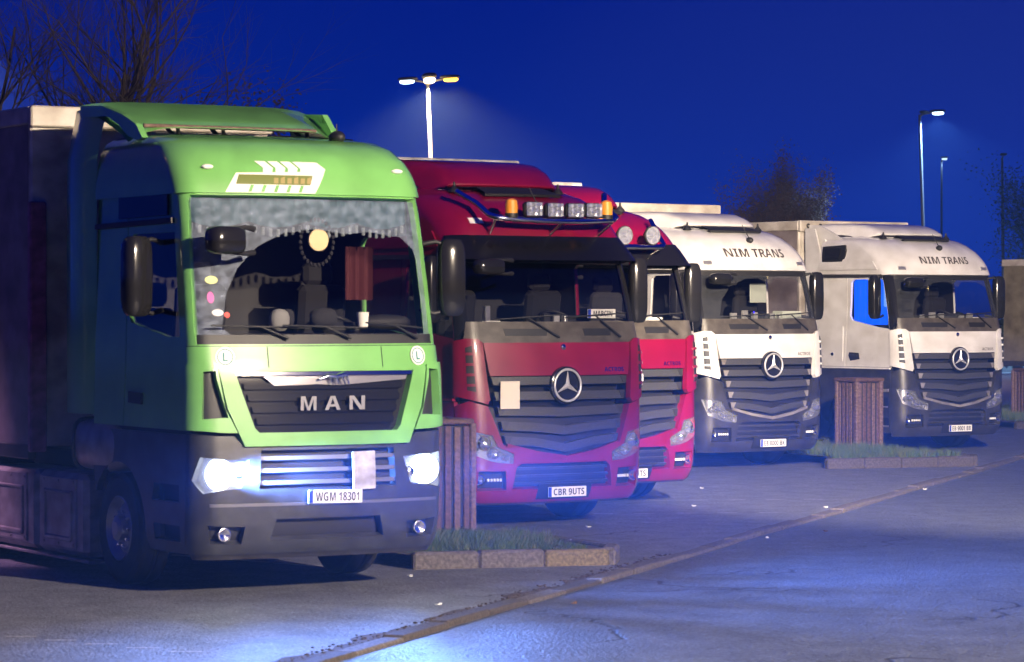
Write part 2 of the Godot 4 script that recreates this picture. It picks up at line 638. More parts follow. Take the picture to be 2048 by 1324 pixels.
	var lens := mat(Color(0.95, 0.97, 1.0, 0.08), 0.05)
	lens.transparency = BaseMaterial3D.TRANSPARENCY_ALPHA
	M.lens = lens
	M.dust_glass = mat(Color(0.5, 0.52, 0.55, 0.22), 0.6)
	M.dust_glass.transparency = BaseMaterial3D.TRANSPARENCY_ALPHA
	M.dust_heavy = mat(Color(0.72, 0.78, 0.88, 0.42), 0.6)
	M.dust_heavy.transparency = BaseMaterial3D.TRANSPARENCY_ALPHA
	world_tex(M.dust_heavy, noise_image(32, 256, 0.035, 4, Color(0.25, 0.27, 0.30), Color(1.0, 1.0, 1.0)), 0.9)
	world_tex(M.dust_glass, noise_image(31, 256, 0.06, 4, Color(0.35, 0.35, 0.36), Color(1, 1, 1)), 0.5)
	var gr := mat(Color.WHITE, 0.75)
	gr.vertex_color_use_as_albedo = true
	M.grass = gr
	M.lamp_warm = glow(Color(1.0, 0.86, 0.6), 14.0)
	M.lamp_far = glow(Color(0.8, 0.92, 1.0), 1.5)
	M.lamp_amber = glow(Color(1.0, 0.72, 0.2), 9.0)
	M.lamp_cool = glow(Color(0.8, 0.92, 1.0), 10.0)
	M.head_glow = glow(Color(0.86, 0.92, 1.0), 30.0)
	M.blue_glow = glow(Color(0.03, 0.36, 1.0), 1.5)
	M.blue_pale = glow(Color(0.45, 0.65, 1.0), 1.2)
	M.blue_spot = glow(Color(0.2, 0.1, 1.0), 2.5)
	M.red_spot = glow(Color(1.0, 0.05, 0.15), 1.0)

# ---------------------------------------------------------------- pieces that trucks share
func wheel(parent: Node3D, at: Vector3, side: float, r: float, wide: float, front: bool) -> void:
	var key := "%s%.2f%.2f" % [str(front), r, wide]
	var b := Basis(Vector3.BACK, Vector3.UP, Vector3.RIGHT)   # turned round x
	var w := part("wheel", cached("tyre" + key, func():
		var st := st_new()
		lathe(st, Vector3.ZERO, b, PackedVector2Array([Vector2(r * 0.58, -wide / 2), Vector2(r * 0.9, -wide / 2), Vector2(r * 0.98, -wide * 0.42), Vector2(r, -wide * 0.3), Vector2(r, -0.02), Vector2(r * 0.985, -0.01), Vector2(r * 0.985, 0.01), Vector2(r, 0.02), Vector2(r, wide * 0.3), Vector2(r * 0.98, wide * 0.42), Vector2(r * 0.9, wide / 2), Vector2(r * 0.58, wide / 2)]), 36)
		return st.commit()), M.rubber, parent)
	w.position = at
	w.rotation_degrees.y = 0.0 if side > 0 else 180.0
	part("rim", cached("rim" + key, func():
		var st := st_new()
		var f := 0.035 if front else -0.11
		lathe(st, Vector3.ZERO, b, PackedVector2Array([Vector2(r * 0.6, wide * 0.46), Vector2(r * 0.56, wide * 0.52), Vector2(r * 0.53, wide * 0.4), Vector2(r * 0.46, f + 0.04), Vector2(r * 0.36, f + 0.075), Vector2(r * 0.24, f + 0.08), Vector2(r * 0.22, f + 0.14), Vector2(r * 0.12, f + 0.16), Vector2(0.0, f + 0.16)]), 36)
		return st.commit()), M.rim, w)
	part("wheel_nuts", cached("nuts" + key, func():
		var st := st_new()
		for i in 10:
			var a := TAU * i / 10
			box(st, Vector3((0.125 if front else -0.02), sin(a) * r * 0.31, cos(a) * r * 0.31), Vector3(0.05, 0.03, 0.03), 0.006)
		for i in 10:
			var a := TAU * (i + 0.5) / 10
			lathe(st, Vector3((0.085 if front else -0.06), sin(a) * r * 0.42, cos(a) * r * 0.42), b, PackedVector2Array([Vector2(0.026, 0), Vector2(0, 0.001)]), 8)
		return st.commit()), M.chrome, w)

func mirror(parent: Node3D, at: Vector3, size: Vector3, side: float, glass_mat: Material, turn := 0.0) -> MeshInstance3D:
	var o := part("mirror", cached("mirror%s" % size, func():
		var st := st_new()
		ellipsoid(st, Vector3.ZERO, size / 2.0, Basis.IDENTITY, 20, 0.45)
		return st.commit()), M.gloss_black, parent)
	o.position = at
	o.rotation_degrees.y = turn
	part("mirror_glass", cached("mirror_glass%s" % size, func(): return box_mesh(Vector3(0, 0, -size.z * 0.47), Vector3(size.x * 0.74, size.y * 0.8, 0.02), 0.004)), glass_mat, o)
	for e in [-1.0, 1.0]:
		part("mirror_arm", cached("mirror_arm%s%s%s" % [size, side, e], func():
			var st := st_new()
			tube(st, PackedVector3Array([Vector3(0, e * size.y * 0.4, 0), Vector3(-side * size.x * 0.6, e * size.y * 0.46, 0.01), Vector3(-side * (size.x * 0.5 + 0.16), e * size.y * 0.42, -0.04)]), PackedFloat32Array([0.022, 0.02, 0.026]), 8)
			return st.commit()), M.black, o)
	return o

func emblem(parent: Node3D, at: Vector3) -> void:
	var e := part("emblem", cached("emblem_plate", func():
		var st := st_new()
		lathe(st, Vector3.ZERO, Basis.IDENTITY, PackedVector2Array([Vector2(0.215, -0.05), Vector2(0.212, -0.004), Vector2(0.195, 0.004), Vector2(0.18, -0.008), Vector2(0.0, -0.004)]), 40)
		return st.commit()), M.gloss_black, parent)
	e.position = at
	part("ring", cached("emblem_ring", func():
		var st := st_new()
		torus(st, Vector3(0, 0, 0.012), Basis.IDENTITY, 0.178, 0.0145, 48, 8)
		return st.commit()), M.badge, e)
	part("star", cached("emblem_star", func():
		var st := st_new()
		for i in 3:
			var a := PI / 2 + TAU * i / 3
			var tip := Vector3(cos(a), sin(a), 0) * 0.172 + Vector3(0, 0, 0.012)
			var top := Vector3(0, 0, 0.04)
			for s in [-1.0, 1.0]:
				var b: float = a + s * PI / 3
				var inn := Vector3(cos(b), sin(b), 0) * 0.033 + Vector3(0, 0, 0.012)
				var n := (tip - top).cross(inn - top).normalized()
				if n.z < 0: n = -n
				tri(st, top, tip, inn, n, n, n)
		return st.commit()), M.badge, e)

func seat(parent: Node3D, at: Vector3, m: Material) -> void:
	var o := part("seat", cached("seat_base", func():
		var st := st_new()
		box(st, Vector3(0, 0.0, 0.05), Vector3(0.5, 0.16, 0.5), 0.05)
		box(st, Vector3(0, 0.42, -0.2), Vector3(0.48, 0.72, 0.16), 0.05, Basis(Vector3.RIGHT, 0.12))
		box(st, Vector3(0, 0.88, -0.25), Vector3(0.3, 0.2, 0.12), 0.04)
		return st.commit()), m, parent)
	o.position = at

func cab_inside(root: Node3D, dash_y: float, dash_z: float, floor_y: float, top_y: float, back_z: float) -> void:
	var c := part("cab_interior", cached("inside%s" % dash_y, func():
		var st := st_new()
		box(st, Vector3(0, floor_y, (back_z + dash_z) / 2 - 0.1), Vector3(2.3, 0.04, absf(back_z - dash_z) + 0.3))
		box(st, Vector3(0, (floor_y + top_y) / 2, back_z + 0.05), Vector3(2.3, top_y - floor_y, 0.04))
		box(st, Vector3(0, dash_y - 0.16, dash_z - 0.42), Vector3(2.1, 0.3, 0.5), 0.08)
		box(st, Vector3(0.55, dash_y + 0.03, dash_z - 0.5), Vector3(0.55, 0.12, 0.3), 0.05)
		box(st, Vector3(0, floor_y + 0.55, back_z + 0.5), Vector3(2.1, 0.25, 0.8), 0.06)
		return st.commit()), M.trim, root)
	c.position = Vector3.ZERO
	seat(root, Vector3(0.6, floor_y + 0.55, -1.15), M.seat)
	seat(root, Vector3(-0.6, floor_y + 0.55, -1.15), M.seat)
	var sw := part("steering_wheel", cached("steering", func():
		var st := st_new()
		torus(st, Vector3.ZERO, Basis.IDENTITY, 0.22, 0.018, 32, 8)
		box(st, Vector3.ZERO, Vector3(0.4, 0.06, 0.03), 0.01)
		box(st, Vector3(0, -0.05, 0), Vector3(0.14, 0.14, 0.05), 0.02)
		return st.commit()), M.black, root)
	sw.position = Vector3(0.6, dash_y + 0.0, dash_z - 0.72)
	sw.rotation_degrees.x = -50

func wiper(parent: Node3D, a: Vector3, b: Vector3, c: Vector3) -> void:
	var st := st_new()
	tube(st, PackedVector3Array([a, b]), PackedFloat32Array([0.014, 0.009]), 6)
	var d := (c - b)
	tube(st, PackedVector3Array([b - d, b, c]), PackedFloat32Array([0.008, 0.012, 0.008]), 6)
	part("wiper", st.commit(), M.black, parent)

func chassis(root: Node3D, axle_z: float, r: float, rear_z: float) -> void:
	part("chassis_frame", cached("chassis%s" % rear_z, func():
		var st := st_new()
		for s in [-0.43, 0.43]:
			box(st, Vector3(s, 0.82, rear_z / 2 - 0.6), Vector3(0.1, 0.28, absf(rear_z) + 0.4), 0.02)
		box(st, Vector3(0, 0.78, -1.1), Vector3(0.9, 0.9, 1.4), 0.1)
		box(st, Vector3(0, 0.95, rear_z), Vector3(0.9, 0.22, 0.9), 0.06)
		return st.commit()), M.black, root)
	part("front_axle", cached("axle%s" % axle_z, func():
		var st := st_new()
		tube(st, PackedVector3Array([Vector3(-1.0, 0.45, axle_z), Vector3(1.0, 0.45, axle_z)]), PackedFloat32Array([0.09]), 10)
		return st.commit()), M.black, root)
	for s in [-1.0, 1.0]:
		wheel(root, Vector3(s * 1.06, r, axle_z), s, r, 0.31, true)
		wheel(root, Vector3(s * 0.96, r, rear_z), s, r, 0.6, false)

# ---------------------------------------------------------------- the tractor unit with the three-pointed star
func star_shell(high: float) -> Shell:
	var s := Shell.new()
	s.back = -2.3
	s.level(0.26, -0.10, 1.19, 0.30, 0.10)
	s.level(0.42, -0.01, 1.23, 0.30, 0.11)
	s.level(0.80, 0.02, 1.25, 0.30, 0.11)
	s.level(1.10, 0.02, 1.25, 0.29, 0.11)
	s.level(1.45, 0.0, 1.25, 0.27, 0.11)
	s.level(1.75, -0.03, 1.245, 0.24, 0.11)
	s.level(2.09, -0.07, 1.24, 0.22, 0.11)
	s.level(2.31, -0.11, 1.23, 0.21, 0.12)
	s.level(2.70, -0.20, 1.21, 0.21, 0.13)
	s.level(3.06, -0.29, 1.19, 0.23, 0.14)
	var rows := [[3.20, -0.33, 1.19, 0.28, 0.14], [3.33, -0.39, 1.18, 0.36, 0.14], [3.45, -0.49, 1.17, 0.45, 0.14], [3.55, -0.63, 1.15, 0.52, 0.13], [3.63, -0.82, 1.12, 0.56, 0.12], [3.68, -1.05, 1.08, 0.56, 0.10], [3.71, -1.35, 1.02, 0.52, 0.08]]
	for r in rows:
		s.level(3.06 + (r[0] - 3.06) * high, r[1], r[2], r[3], r[4])
	return s

func both(pts: Array, sh: Shell) -> Array:
	return [sh.front(pts, 1.0), sh.front(pts, -1.0)]

func star_tractor(label: String, at: Vector3, turn: float, group: String, red: bool, high: float, o: Dictionary) -> Node3D:
	var sh := star_shell(high)
	var k := "star%.2f" % high
	var body: Material = M.red_paint if red else M.white_paint
	var low: Material = M.red_paint if red else M.bumper_grey
	var root := thing("tractor_unit", label, "truck", at, turn, group)
	var top: float = sh.ys[sh.ys.size() - 1]
	var Y := func(y: float) -> float: return 3.06 + (y - 3.06) * high
	# roof
	var roof := shell_part("roof", k + "roof", sh, [PackedVector2Array([Vector2(-3, 3.06), Vector2(3, 3.06), Vector2(3, top), Vector2(-3, top)])], 0.04, 0.09, body, root)
	part("roof_cap", cached(k + "cap", func(): return cap_mesh(sh)), body, roof)
	var hatch := shell_part("roof_hatch", k + "hatch", sh, [sh.front([[-0.52, Y.call(3.61)], [0.5, Y.call(3.61)], [0.42, Y.call(3.705)], [-0.45, Y.call(3.705)]])], 0.075, 0.03, M.black, roof)
	hatch.position.y = 0.01
	for sx in [-0.78, 0.62]:
		var an := part("roof_bracket", cached("bracket", func():
			var st := st_new()
			lathe(st, Vector3.ZERO, Basis(Vector3.RIGHT, -PI / 2), PackedVector2Array([Vector2(0.07, 0), Vector2(0.055, 0.03), Vector2(0.02, 0.07), Vector2(0.012, 0.12), Vector2(0, 0.12)]), 10)
			return st.commit()), M.black, roof)
		an.position = sh.p(sh.fx(sx, Y.call(3.66)), Y.call(3.66), 0.04)
	var ant := part("antenna", cached("antenna", func():
		var st := st_new()
		ellipsoid(st, Vector3(0, 0.02, 0), Vector3(0.05, 0.05, 0.07))
		tube(st, PackedVector3Array([Vector3(0, 0.03, 0), Vector3(-0.07, 0.26, -0.1)]), PackedFloat32Array([0.01, 0.005]), 6)
		return st.commit()), M.black, roof)
	ant.position = sh.p(sh.fx(-0.02, Y.call(3.48)), Y.call(3.48), 0.05)
	for s in [-1.0, 1.0]:
		shell_part("roof_marker", k + "marker%s" % s, sh, [sh.front([[0.86, 3.14], [1.0, 3.14], [1.0, 3.19], [0.86, 3.19]], s)], 0.052, 0.012, M.amber if red else M.silver, roof)
	for s in [1.0, -1.0]:
		shell_part("roof_step_line", k + "stepline%s" % s, sh, [sh.front([[-0.62, 3.16, "S"], [-2.28, 3.16, "S"], [-2.28, Y.call(3.30), "S"], [-1.35, Y.call(3.36), "S"], [-0.7, Y.call(3.30), "S"]], s)], 0.065, 0.03, body, roof)
	for s in [1.0, -1.0]:
		shell_part("drip_rail", k + "drip%s" % s, sh, [sh.front([[1.9, 3.03, "T"], [3.0, 3.03, "T"], [3.0, 3.09, "T"], [1.9, 3.07, "T"]], s)], 0.055, 0.05, M.plastic, roof)
	for s in [1.0, -1.0]:
		var slw := shell_part("sleeper_window", k + "sleeper%s" % s, sh, [sh.front([[-1.66, Y.call(3.30), "S"], [-2.2, Y.call(3.30), "S"], [-2.22, Y.call(3.56), "S"], [-1.62, Y.call(3.58), "S"]], s)], 0.07, 0.04, M.black, roof)
		shell_part("pane", k + "sleeperpane%s" % s, sh, [sh.front([[-1.76, Y.call(3.34), "S"], [-2.13, Y.call(3.34), "S"], [-2.15, Y.call(3.52), "S"], [-1.72, Y.call(3.53), "S"]], s)], 0.078, 0.01, M.gloss_black, slw)
	# windscreen and pillars
	shell_part("windscreen", k + "ws", sh, [sh.front([[1.42, 2.31, "T"], [1.42, 3.07, "T"], [-1.42, 3.07, "T"], [-1.42, 2.31, "T"]])], -0.015, 0.0, M.glass, root)
	for s in [1.0, -1.0]:
		shell_part("windscreen_pillar", k + "pillar%s" % s, sh, [sh.front([[1.38, 2.28, "T"], [1.98, 2.1, "T"], [1.98, 3.07, "T"], [1.38, 3.07, "T"]], s)], 0.0, 0.05, M.gloss_black, root)
	shell_part("windscreen_header", k + "wshead", sh, [sh.front([[-1.38, 2.99, "T"], [1.38, 2.99, "T"], [1.38, 3.07, "T"], [-1.38, 3.07, "T"]])], -0.01, 0.03, M.black, root)
	if not red:
		shell_part("dust_film", k + "dust", sh, [sh.front([[1.36, 2.32, "T"], [1.36, 3.0, "T"], [-1.36, 3.0, "T"], [-1.36, 2.32, "T"]])], -0.012, 0.0, M.dust_glass, root, [sh.front([[-0.86, 2.37], [-0.78, 2.62], [-0.6, 2.82], [-0.3, 2.94], [-0.05, 2.95], [0.2, 2.86], [0.3, 2.95], [0.7, 2.95], [0.98, 2.86], [1.0, 2.4]])])
	var wp := shell_part("wiper_panel", k + "wpanel", sh, [sh.front([[1.45, 2.32, "T"], [1.6, 2.08, "T"], [-1.6, 2.08, "T"], [-1.45, 2.32, "T"]])], 0.005, 0.05, M.wiper_grey, root)
	for q in [[-0.72, -0.2], [0.33, 0.72]]:
		shell_part("grab_recess", k + "recess%s" % q[0], sh, [sh.front([[q[0], 2.16], [q[1], 2.16], [q[1] + 0.02, 2.24], [q[0] - 0.02, 2.24]])], 0.008, 0.004, M.black, wp)
	var P := func(x: float, y: float, off: float) -> Vector3: return sh.p(sh.fx(x, y), y, off)
	wiper(root, P.call(-0.05, 2.14, 0.04), P.call(-0.45, 2.36, 0.05), P.call(-0.85, 2.34, 0.02))
	wiper(root, P.call(0.85, 2.14, 0.04), P.call(0.48, 2.38, 0.05), P.call(0.05, 2.36, 0.02))
	# bonnet, corners
	var bonnet := shell_part("bonnet", k + "bonnet", sh, [sh.front([[-1.0, 2.082], [1.0, 2.082], [0.945, 1.715], [-0.945, 1.715]])], 0.022, 0.06, body, root)
	var bl := part("bonnet_badge", cached("bbadge", func():
		var st := st_new()
		ellipsoid(st, Vector3.ZERO, Vector3(0.035, 0.035, 0.015))
		return st.commit()), M.chrome, bonnet)
	bl.position = P.call(0.0, 2.03, 0.026)
	part("model_lettering", cached(k + "actros", func(): return word_on(sh, "ACTROS", Vector2(0.72, 1.775), 0.05, 0.3, 0.028)), M.chrome if red else M.letter_brown, bonnet)
	for s in [-1.0, 1.0]:
		var cp := shell_part("corner_panel", k + "corner%s" % s, sh, [sh.front([[1.012, 2.085], [1.07, 2.125], [1.5, 2.13, "T"], [1.95, 2.10, "T"], [1.95, 1.50, "T"], [1.5, 1.46, "T"], [0.985, 1.40], [0.956, 1.45]], s)], 0.03, 0.07, body, root)
		shell_part("air_slot", k + "slot%s" % s, sh, [sh.front([[1.33, 2.05, "T"], [1.52, 2.03, "T"], [1.52, 1.56, "T"], [1.3, 1.54, "T"]], s)], 0.034, 0.006, M.black, cp)
		for j in 4:
			var y0 := 1.6 + 0.115 * j
			shell_part("slot_vane", k + "vane%s%d" % [s, j], sh, [sh.front([[1.3, y0, "T"], [1.55, y0, "T"], [1.55, y0 + 0.03, "T"], [1.3, y0 + 0.03, "T"]], s)], 0.05, 0.02, body, cp)
	# grille
	var gr := shell_part("grille", k + "grille", sh, [sh.front([[-0.95, 1.72], [0.95, 1.72], [0.75, 0.93], [0, 0.79], [-0.75, 0.93]])], -0.13, 0.02, M.void, root)
	var bands := [[1.705, 1.615, 0.93, 0.0], [1.54, 1.445, 0.90, 0.0], [1.375, 1.275, 0.865, 0.02], [1.21, 1.11, 0.825, 0.06], [1.05, 0.955, 0.785, 0.10]]
	for i in 5:
		var b: Array = bands[i]
		var hw: float = b[2]
		var sag: float = b[3]
		shell_part("grille_slat", k + "slat%d" % i, sh, [sh.front([[-hw, b[0]], [-hw * 0.5, b[0] - sag * 0.3], [0, b[0] - sag], [hw * 0.5, b[0] - sag * 0.3], [hw, b[0]], [hw - 0.02, b[1]], [hw * 0.5, b[1] - sag * 0.3], [0, b[1] - sag], [-hw * 0.5, b[1] - sag * 0.3], [-hw + 0.02, b[1]]])], 0.008 - 0.006 * i, 0.07, M.mesh_grey, gr)
		for s in [-1.0, 1.0]:
			shell_part("slat_end", k + "slatend%d%s" % [i, s], sh, [sh.front([[hw - 0.005, b[0] - 0.005], [hw - 0.1, b[0] - 0.005], [hw - 0.06, b[1] + 0.006], [hw - 0.02, b[1] + 0.006]], s)], 0.014 - 0.006 * i, 0.01, M.plastic if red else M.alu, gr)
	shell_part("grille_trim", k + "gtrim", sh, [sh.front([[-0.76, 0.965], [-0.4, 0.875], [0, 0.815], [0.4, 0.875], [0.76, 0.965], [0.765, 0.925], [0.4, 0.835], [0, 0.775], [-0.4, 0.835], [-0.765, 0.925]])], 0.02, 0.05, M.red_paint if red else M.alu, gr)
	emblem(root, P.call(0.0, 1.6, 0.05))
	# bumper with its openings
	var head := [[1.70, 1.10, "T"], [1.3, 1.09, "T"], [0.93, 1.06], [0.865, 0.93], [0.67, 0.845], [0.68, 0.735], [0.85, 0.75], [1.45, 0.85, "T"]]
	var fog := [[0.77, 0.655], [1.3, 0.66, "T"], [1.35, 0.44, "T"], [0.75, 0.44]]
	var intake := sh.front([[-0.58, 0.735], [0.58, 0.735], [0.64, 0.69], [0.68, 0.45], [-0.68, 0.45], [-0.64, 0.69]])
	var holes := [intake]
	holes.append_array(both(head, sh))
	holes.append_array(both(fog, sh))
	var bump := shell_part("bumper", k + "bumper", sh, [sh.front([[1.95, 1.38, "T"], [1.5, 1.44, "T"], [0.975, 1.38], [0.80, 0.945], [0.42, 0.845], [0, 0.77], [-0.42, 0.845], [-0.80, 0.945], [-0.975, 1.38], [-1.5, 1.44, "T"], [-1.95, 1.38, "T"], [-1.97, 0.34, "T"], [-1.2, 0.30, "T"], [1.2, 0.30, "T"], [1.97, 0.34, "T"]])], 0.0, 0.10, low, root, holes)
	shell_part("bumper_backing", k + "bback", sh, [sh.front([[-1.9, 0.32, "T"], [1.9, 0.32, "T"], [1.9, 1.36, "T"], [-1.9, 1.36, "T"]])], -0.095, 0.01, M.black, bump)
	for j in 3:
		shell_part("intake_bar", k + "ibar%d" % j, sh, [sh.front([[-0.66, 0.49 + 0.085 * j], [0.66, 0.49 + 0.085 * j], [0.66, 0.52 + 0.085 * j], [-0.66, 0.52 + 0.085 * j]])], -0.045, 0.03, M.plastic, bump)
	shell_part("plate_bracket", k + "pbr", sh, [sh.front([[-0.36, 0.505], [0.36, 0.505], [0.36, 0.335], [-0.36, 0.335]])], 0.012, 0.02, M.black, bump)
	shell_part("bumper_lip", k + "lip", sh, [sh.front([[-1.9, 0.345, "T"], [1.9, 0.345, "T"], [1.85, 0.265, "T"], [-1.85, 0.265, "T"]])], -0.02, 0.08, M.plastic, bump)
	for s in [-1.0, 1.0]:
		var hl := shell_part("headlight", k + "head%s" % s, sh, [sh.front(head, s)], -0.055, 0.01, M.reflector, root)
		for q in [[1.02, 0.97, 0.085], [0.9, 0.855, 0.07], [1.12, 0.93, 0.05], [0.76, 0.80, 0.035]]:
			var c := part("reflector", cached("refl%s" % q[2], func():
				var st := st_new()
				lathe(st, Vector3.ZERO, Basis.IDENTITY, PackedVector2Array([Vector2(q[2], 0.02), Vector2(q[2] * 0.9, 0.028), Vector2(q[2] * 0.6, 0.0), Vector2(q[2] * 0.25, -0.01), Vector2(q[2] * 0.22, 0.02), Vector2(0, 0.028)]), 18)
				return st.commit()), M.chrome, hl)
			c.position = P.call(s * q[0], q[1], -0.042)
		shell_part("bezel", k + "bezel%s" % s, sh, [sh.front([[1.3, 1.08, "T"], [0.93, 1.05], [0.87, 0.935], [0.67, 0.84], [0.67, 0.80], [0.89, 0.90], [0.97, 0.98]], s)], -0.03, 0.02, M.plastic, hl)
		shell_part("lens", k + "lens%s" % s, sh, [sh.front(head, s)], -0.004, 0.0, M.lens, hl)
		var fl := part("fog_lamp", cached("foglamp", func():
			var st := st_new()
			lathe(st, Vector3.ZERO, Basis.IDENTITY, PackedVector2Array([Vector2(0.062, -0.03), Vector2(0.062, 0.01), Vector2(0.054, 0.012), Vector2(0.04, 0.0), Vector2(0.0, -0.01)]), 18)
			return st.commit()), M.reflector, root)
		fl.position = P.call(s * 1.07, 0.555, -0.04)
		for j in 5:
			var led := part("running_light", cached("led", func(): return box_mesh(Vector3.ZERO, Vector3(0.026, 0.034, 0.02), 0.006)), M.plate_white, root)
			led.position = P.call(s * (0.96 - 0.036 * j), 0.555, -0.03)
	plate(o.plate, root, P.call(0.0, 0.425, 0.05))
	# sides
	for s in [-1.0, 1.0]:
		var win := sh.front([[1.99, 2.13, "T"], [-0.75, 2.17, "S"], [-1.40, 2.28, "S"], [-1.46, 2.36, "S"], [-1.46, 2.94, "S"], [-1.4, 2.99, "S"], [1.99, 2.99, "T"]], s)
		var door := shell_part("door", k + "door%s" % s, sh, [sh.front([[1.97, 1.47, "T"], [-1.57, 1.47, "S"], [-1.57, 3.05, "S"], [1.97, 3.05, "T"]], s)], 0.0, 0.04, body, root, [win])
		shell_part("door_window", k + "dwin%s" % s, sh, [win], -0.02, 0.0, M.glass, door)
		var hd := shell_part("door_handle", k + "handle%s" % s, sh, [sh.front([[-1.18, 1.60, "S"], [-1.20, 1.71, "S"], [-1.45, 1.72, "S"], [-1.47, 1.66, "S"], [-1.42, 1.57, "S"]], s)], 0.012, 0.02, M.black, door)
		shell_part("handle_bar", k + "hbar%s" % s, sh, [sh.front([[-1.22, 1.645, "S"], [-1.43, 1.655, "S"], [-1.43, 1.69, "S"], [-1.22, 1.68, "S"]], s)], 0.03, 0.012, M.plastic, hd)
		var sp := shell_part("side_panel", k + "side%s" % s, sh, [sh.front([[-1.585, 1.47, "S"], [3.0, 1.47, "T"], [3.0, 3.05, "T"], [-1.585, 3.05, "S"]], s)], 0.0, 0.04, body, root)
		shell_part("locker_lid", k + "locker%s" % s, sh, [sh.front([[-1.63, 1.56, "S"], [-2.2, 1.56, "S"], [-2.2, 2.17, "S"], [-1.63, 2.17, "S"]], s)], 0.014, 0.014, body, sp)
		var lk := part("locker_latch", cached("latch", func():
			var st := st_new()
			ellipsoid(st, Vector3.ZERO, Vector3(0.012, 0.03, 0.04))
			return st.commit()), M.chrome, sp)
		lk.position = sh.p(s * sh.sz(-1.9, 1.68), 1.68, 0.018)
		shell_part("door_gap", k + "gap%s" % s, sh, [sh.front([[1.9, 1.40, "T"], [3.0, 1.40, "T"], [3.0, 3.06, "T"], [1.9, 3.06, "T"]], s)], -0.045, 0.01, M.black, root, [win])
		shell_part("sill_strip", k + "sill%s" % s, sh, [sh.front([[1.97, 1.435, "T"], [3.0, 1.435, "T"], [3.0, 1.465, "T"], [1.97, 1.465, "T"]], s)], 0.03, 0.05, body, root)
		var arch := [[1.985, 1.425, "T"], [3.0, 1.425, "T"], [3.0, 0.62, "T"]]
		for j in 13:
			var a := -0.1 + (PI + 0.15) * j / 12.0
			arch.append([-1.42 - 0.60 * cos(a), 0.50 + 0.60 * sin(a), "S"])
		arch.append_array([[-0.82, 0.33, "S"], [1.985, 0.33, "T"]])
		var steps := [sh.front([[-0.42, 0.44, "S"], [-0.78, 0.44, "S"], [-0.78, 0.60, "S"], [-0.42, 0.60, "S"]], s), sh.front([[-0.42, 0.78, "S"], [-0.78, 0.78, "S"], [-0.74, 0.95, "S"], [-0.42, 0.95, "S"]], s)]
		var skirt := shell_part("step_skirt", k + "skirt%s" % s, sh, [sh.front(arch, s)], 0.0, 0.06, M.red_paint if red else M.bumper_grey, root, steps)
		shell_part("step_well", k + "well%s" % s, sh, [sh.front([[-0.38, 0.42, "S"], [-0.81, 0.42, "S"], [-0.81, 0.98, "S"], [-0.38, 0.98, "S"]], s)], -0.12, 0.01, M.black, skirt)
		for y in [0.44, 0.78]:
			var tr := part("step_tread", cached("tread", func(): return box_mesh(Vector3.ZERO, Vector3(0.12, 0.025, 0.36), 0.004)), M.alu, skirt)
			tr.position = sh.p(s * sh.sz(-0.6, y), y, -0.06)
		shell_part("side_reflector", k + "srefl%s" % s, sh, [sh.front([[-0.4, 1.05, "S"], [-0.8, 1.03, "S"], [-0.8, 1.08, "S"], [-0.4, 1.10, "S"]], s)], 0.012, 0.02, M.alu, skirt)
		mirror(root, Vector3(s * 1.38, 2.68, -0.62 if s < 0 else -0.5), Vector3(0.21, 0.76, 0.17), s, M.chrome, s * -10.0)
	mirror(root, Vector3(-1.02, 2.93, -0.02), Vector3(0.36, 0.17, 0.2), -1.0, M.chrome)
	# rear wall, deflector, fairings
	part("rear_wall", cached(k + "rear", func():
		var st := st_new()
		box(st, Vector3(0, (1.0 + top) / 2, -2.27), Vector3(2.3, top - 1.0, 0.05))
		return st.commit()), body, root)
	var dy: float = o.get("deflector_top", 4.05)
	var df := part("roof_deflector", cached(k + "deflector%.2f" % dy, func():
		var st := st_new()
		var rows := []
		var prof := [Vector2(-1.30, top + 0.06), Vector2(-1.17, top + 0.055), Vector2(-1.18, top + 0.10), Vector2(-1.34, lerpf(top, dy, 0.62)), Vector2(-1.6, lerpf(top, dy, 0.86)), Vector2(-2.0, lerpf(top, dy, 0.97)), Vector2(-2.45, dy)]
		for q in prof:
			var row := PackedVector3Array()
			for j in 25:
				var t := -1.0 + j / 12.0
				var e := pow(absf(t), 14.0)
				row.append(Vector3(t * (0.88 + 0.24 * smoothstep(-1.3, -2.3, q.x)), q.y - (q.y - top + 0.10) * e * 0.5, q.x - 0.30 * e - 0.10 * t * t))
			rows.append(row)
		sheet(st, rows, Vector3(0, 3.4, -2.6))
		return st.commit()), body, root)
	for s in [-1.0, 1.0]:
		part("deflector_side", cached(k + "defside%.2f%s" % [dy, s], func():
			var st := st_new()
			prism(st, Vector3(s * 1.12, 0, 0), Basis(Vector3(0, 0, -1), Vector3.UP, Vector3(1, 0, 0)), PackedVector2Array([Vector2(1.52, top - 0.16), Vector2(2.45, top - 0.16), Vector2(2.72, top - 0.1), Vector2(2.72, dy - 0.02), Vector2(2.45, dy - 0.03), Vector2(2.0, dy - 0.2)]), 0.03 * s)
			return st.commit()), body, df)
		part("side_fairing", cached(k + "fairing%s" % s, func():
			var st := st_new()
			prism(st, Vector3(s * 1.215, 0, 0), Basis(Vector3(0, 0, -1), Vector3.UP, Vector3(1, 0, 0)), PackedVector2Array([Vector2(2.31, 1.2), Vector2(2.68, 1.2), Vector2(2.72, dy - 0.1), Vector2(2.45, dy - 0.12), Vector2(2.31, top - 0.2)]), 0.03 * s)
			return st.commit()), body, root)
	cab_inside(root, 2.3, -0.28, 1.35, 3.4, -2.2)
	chassis(root, -1.42, 0.5, -5.1)
	return root

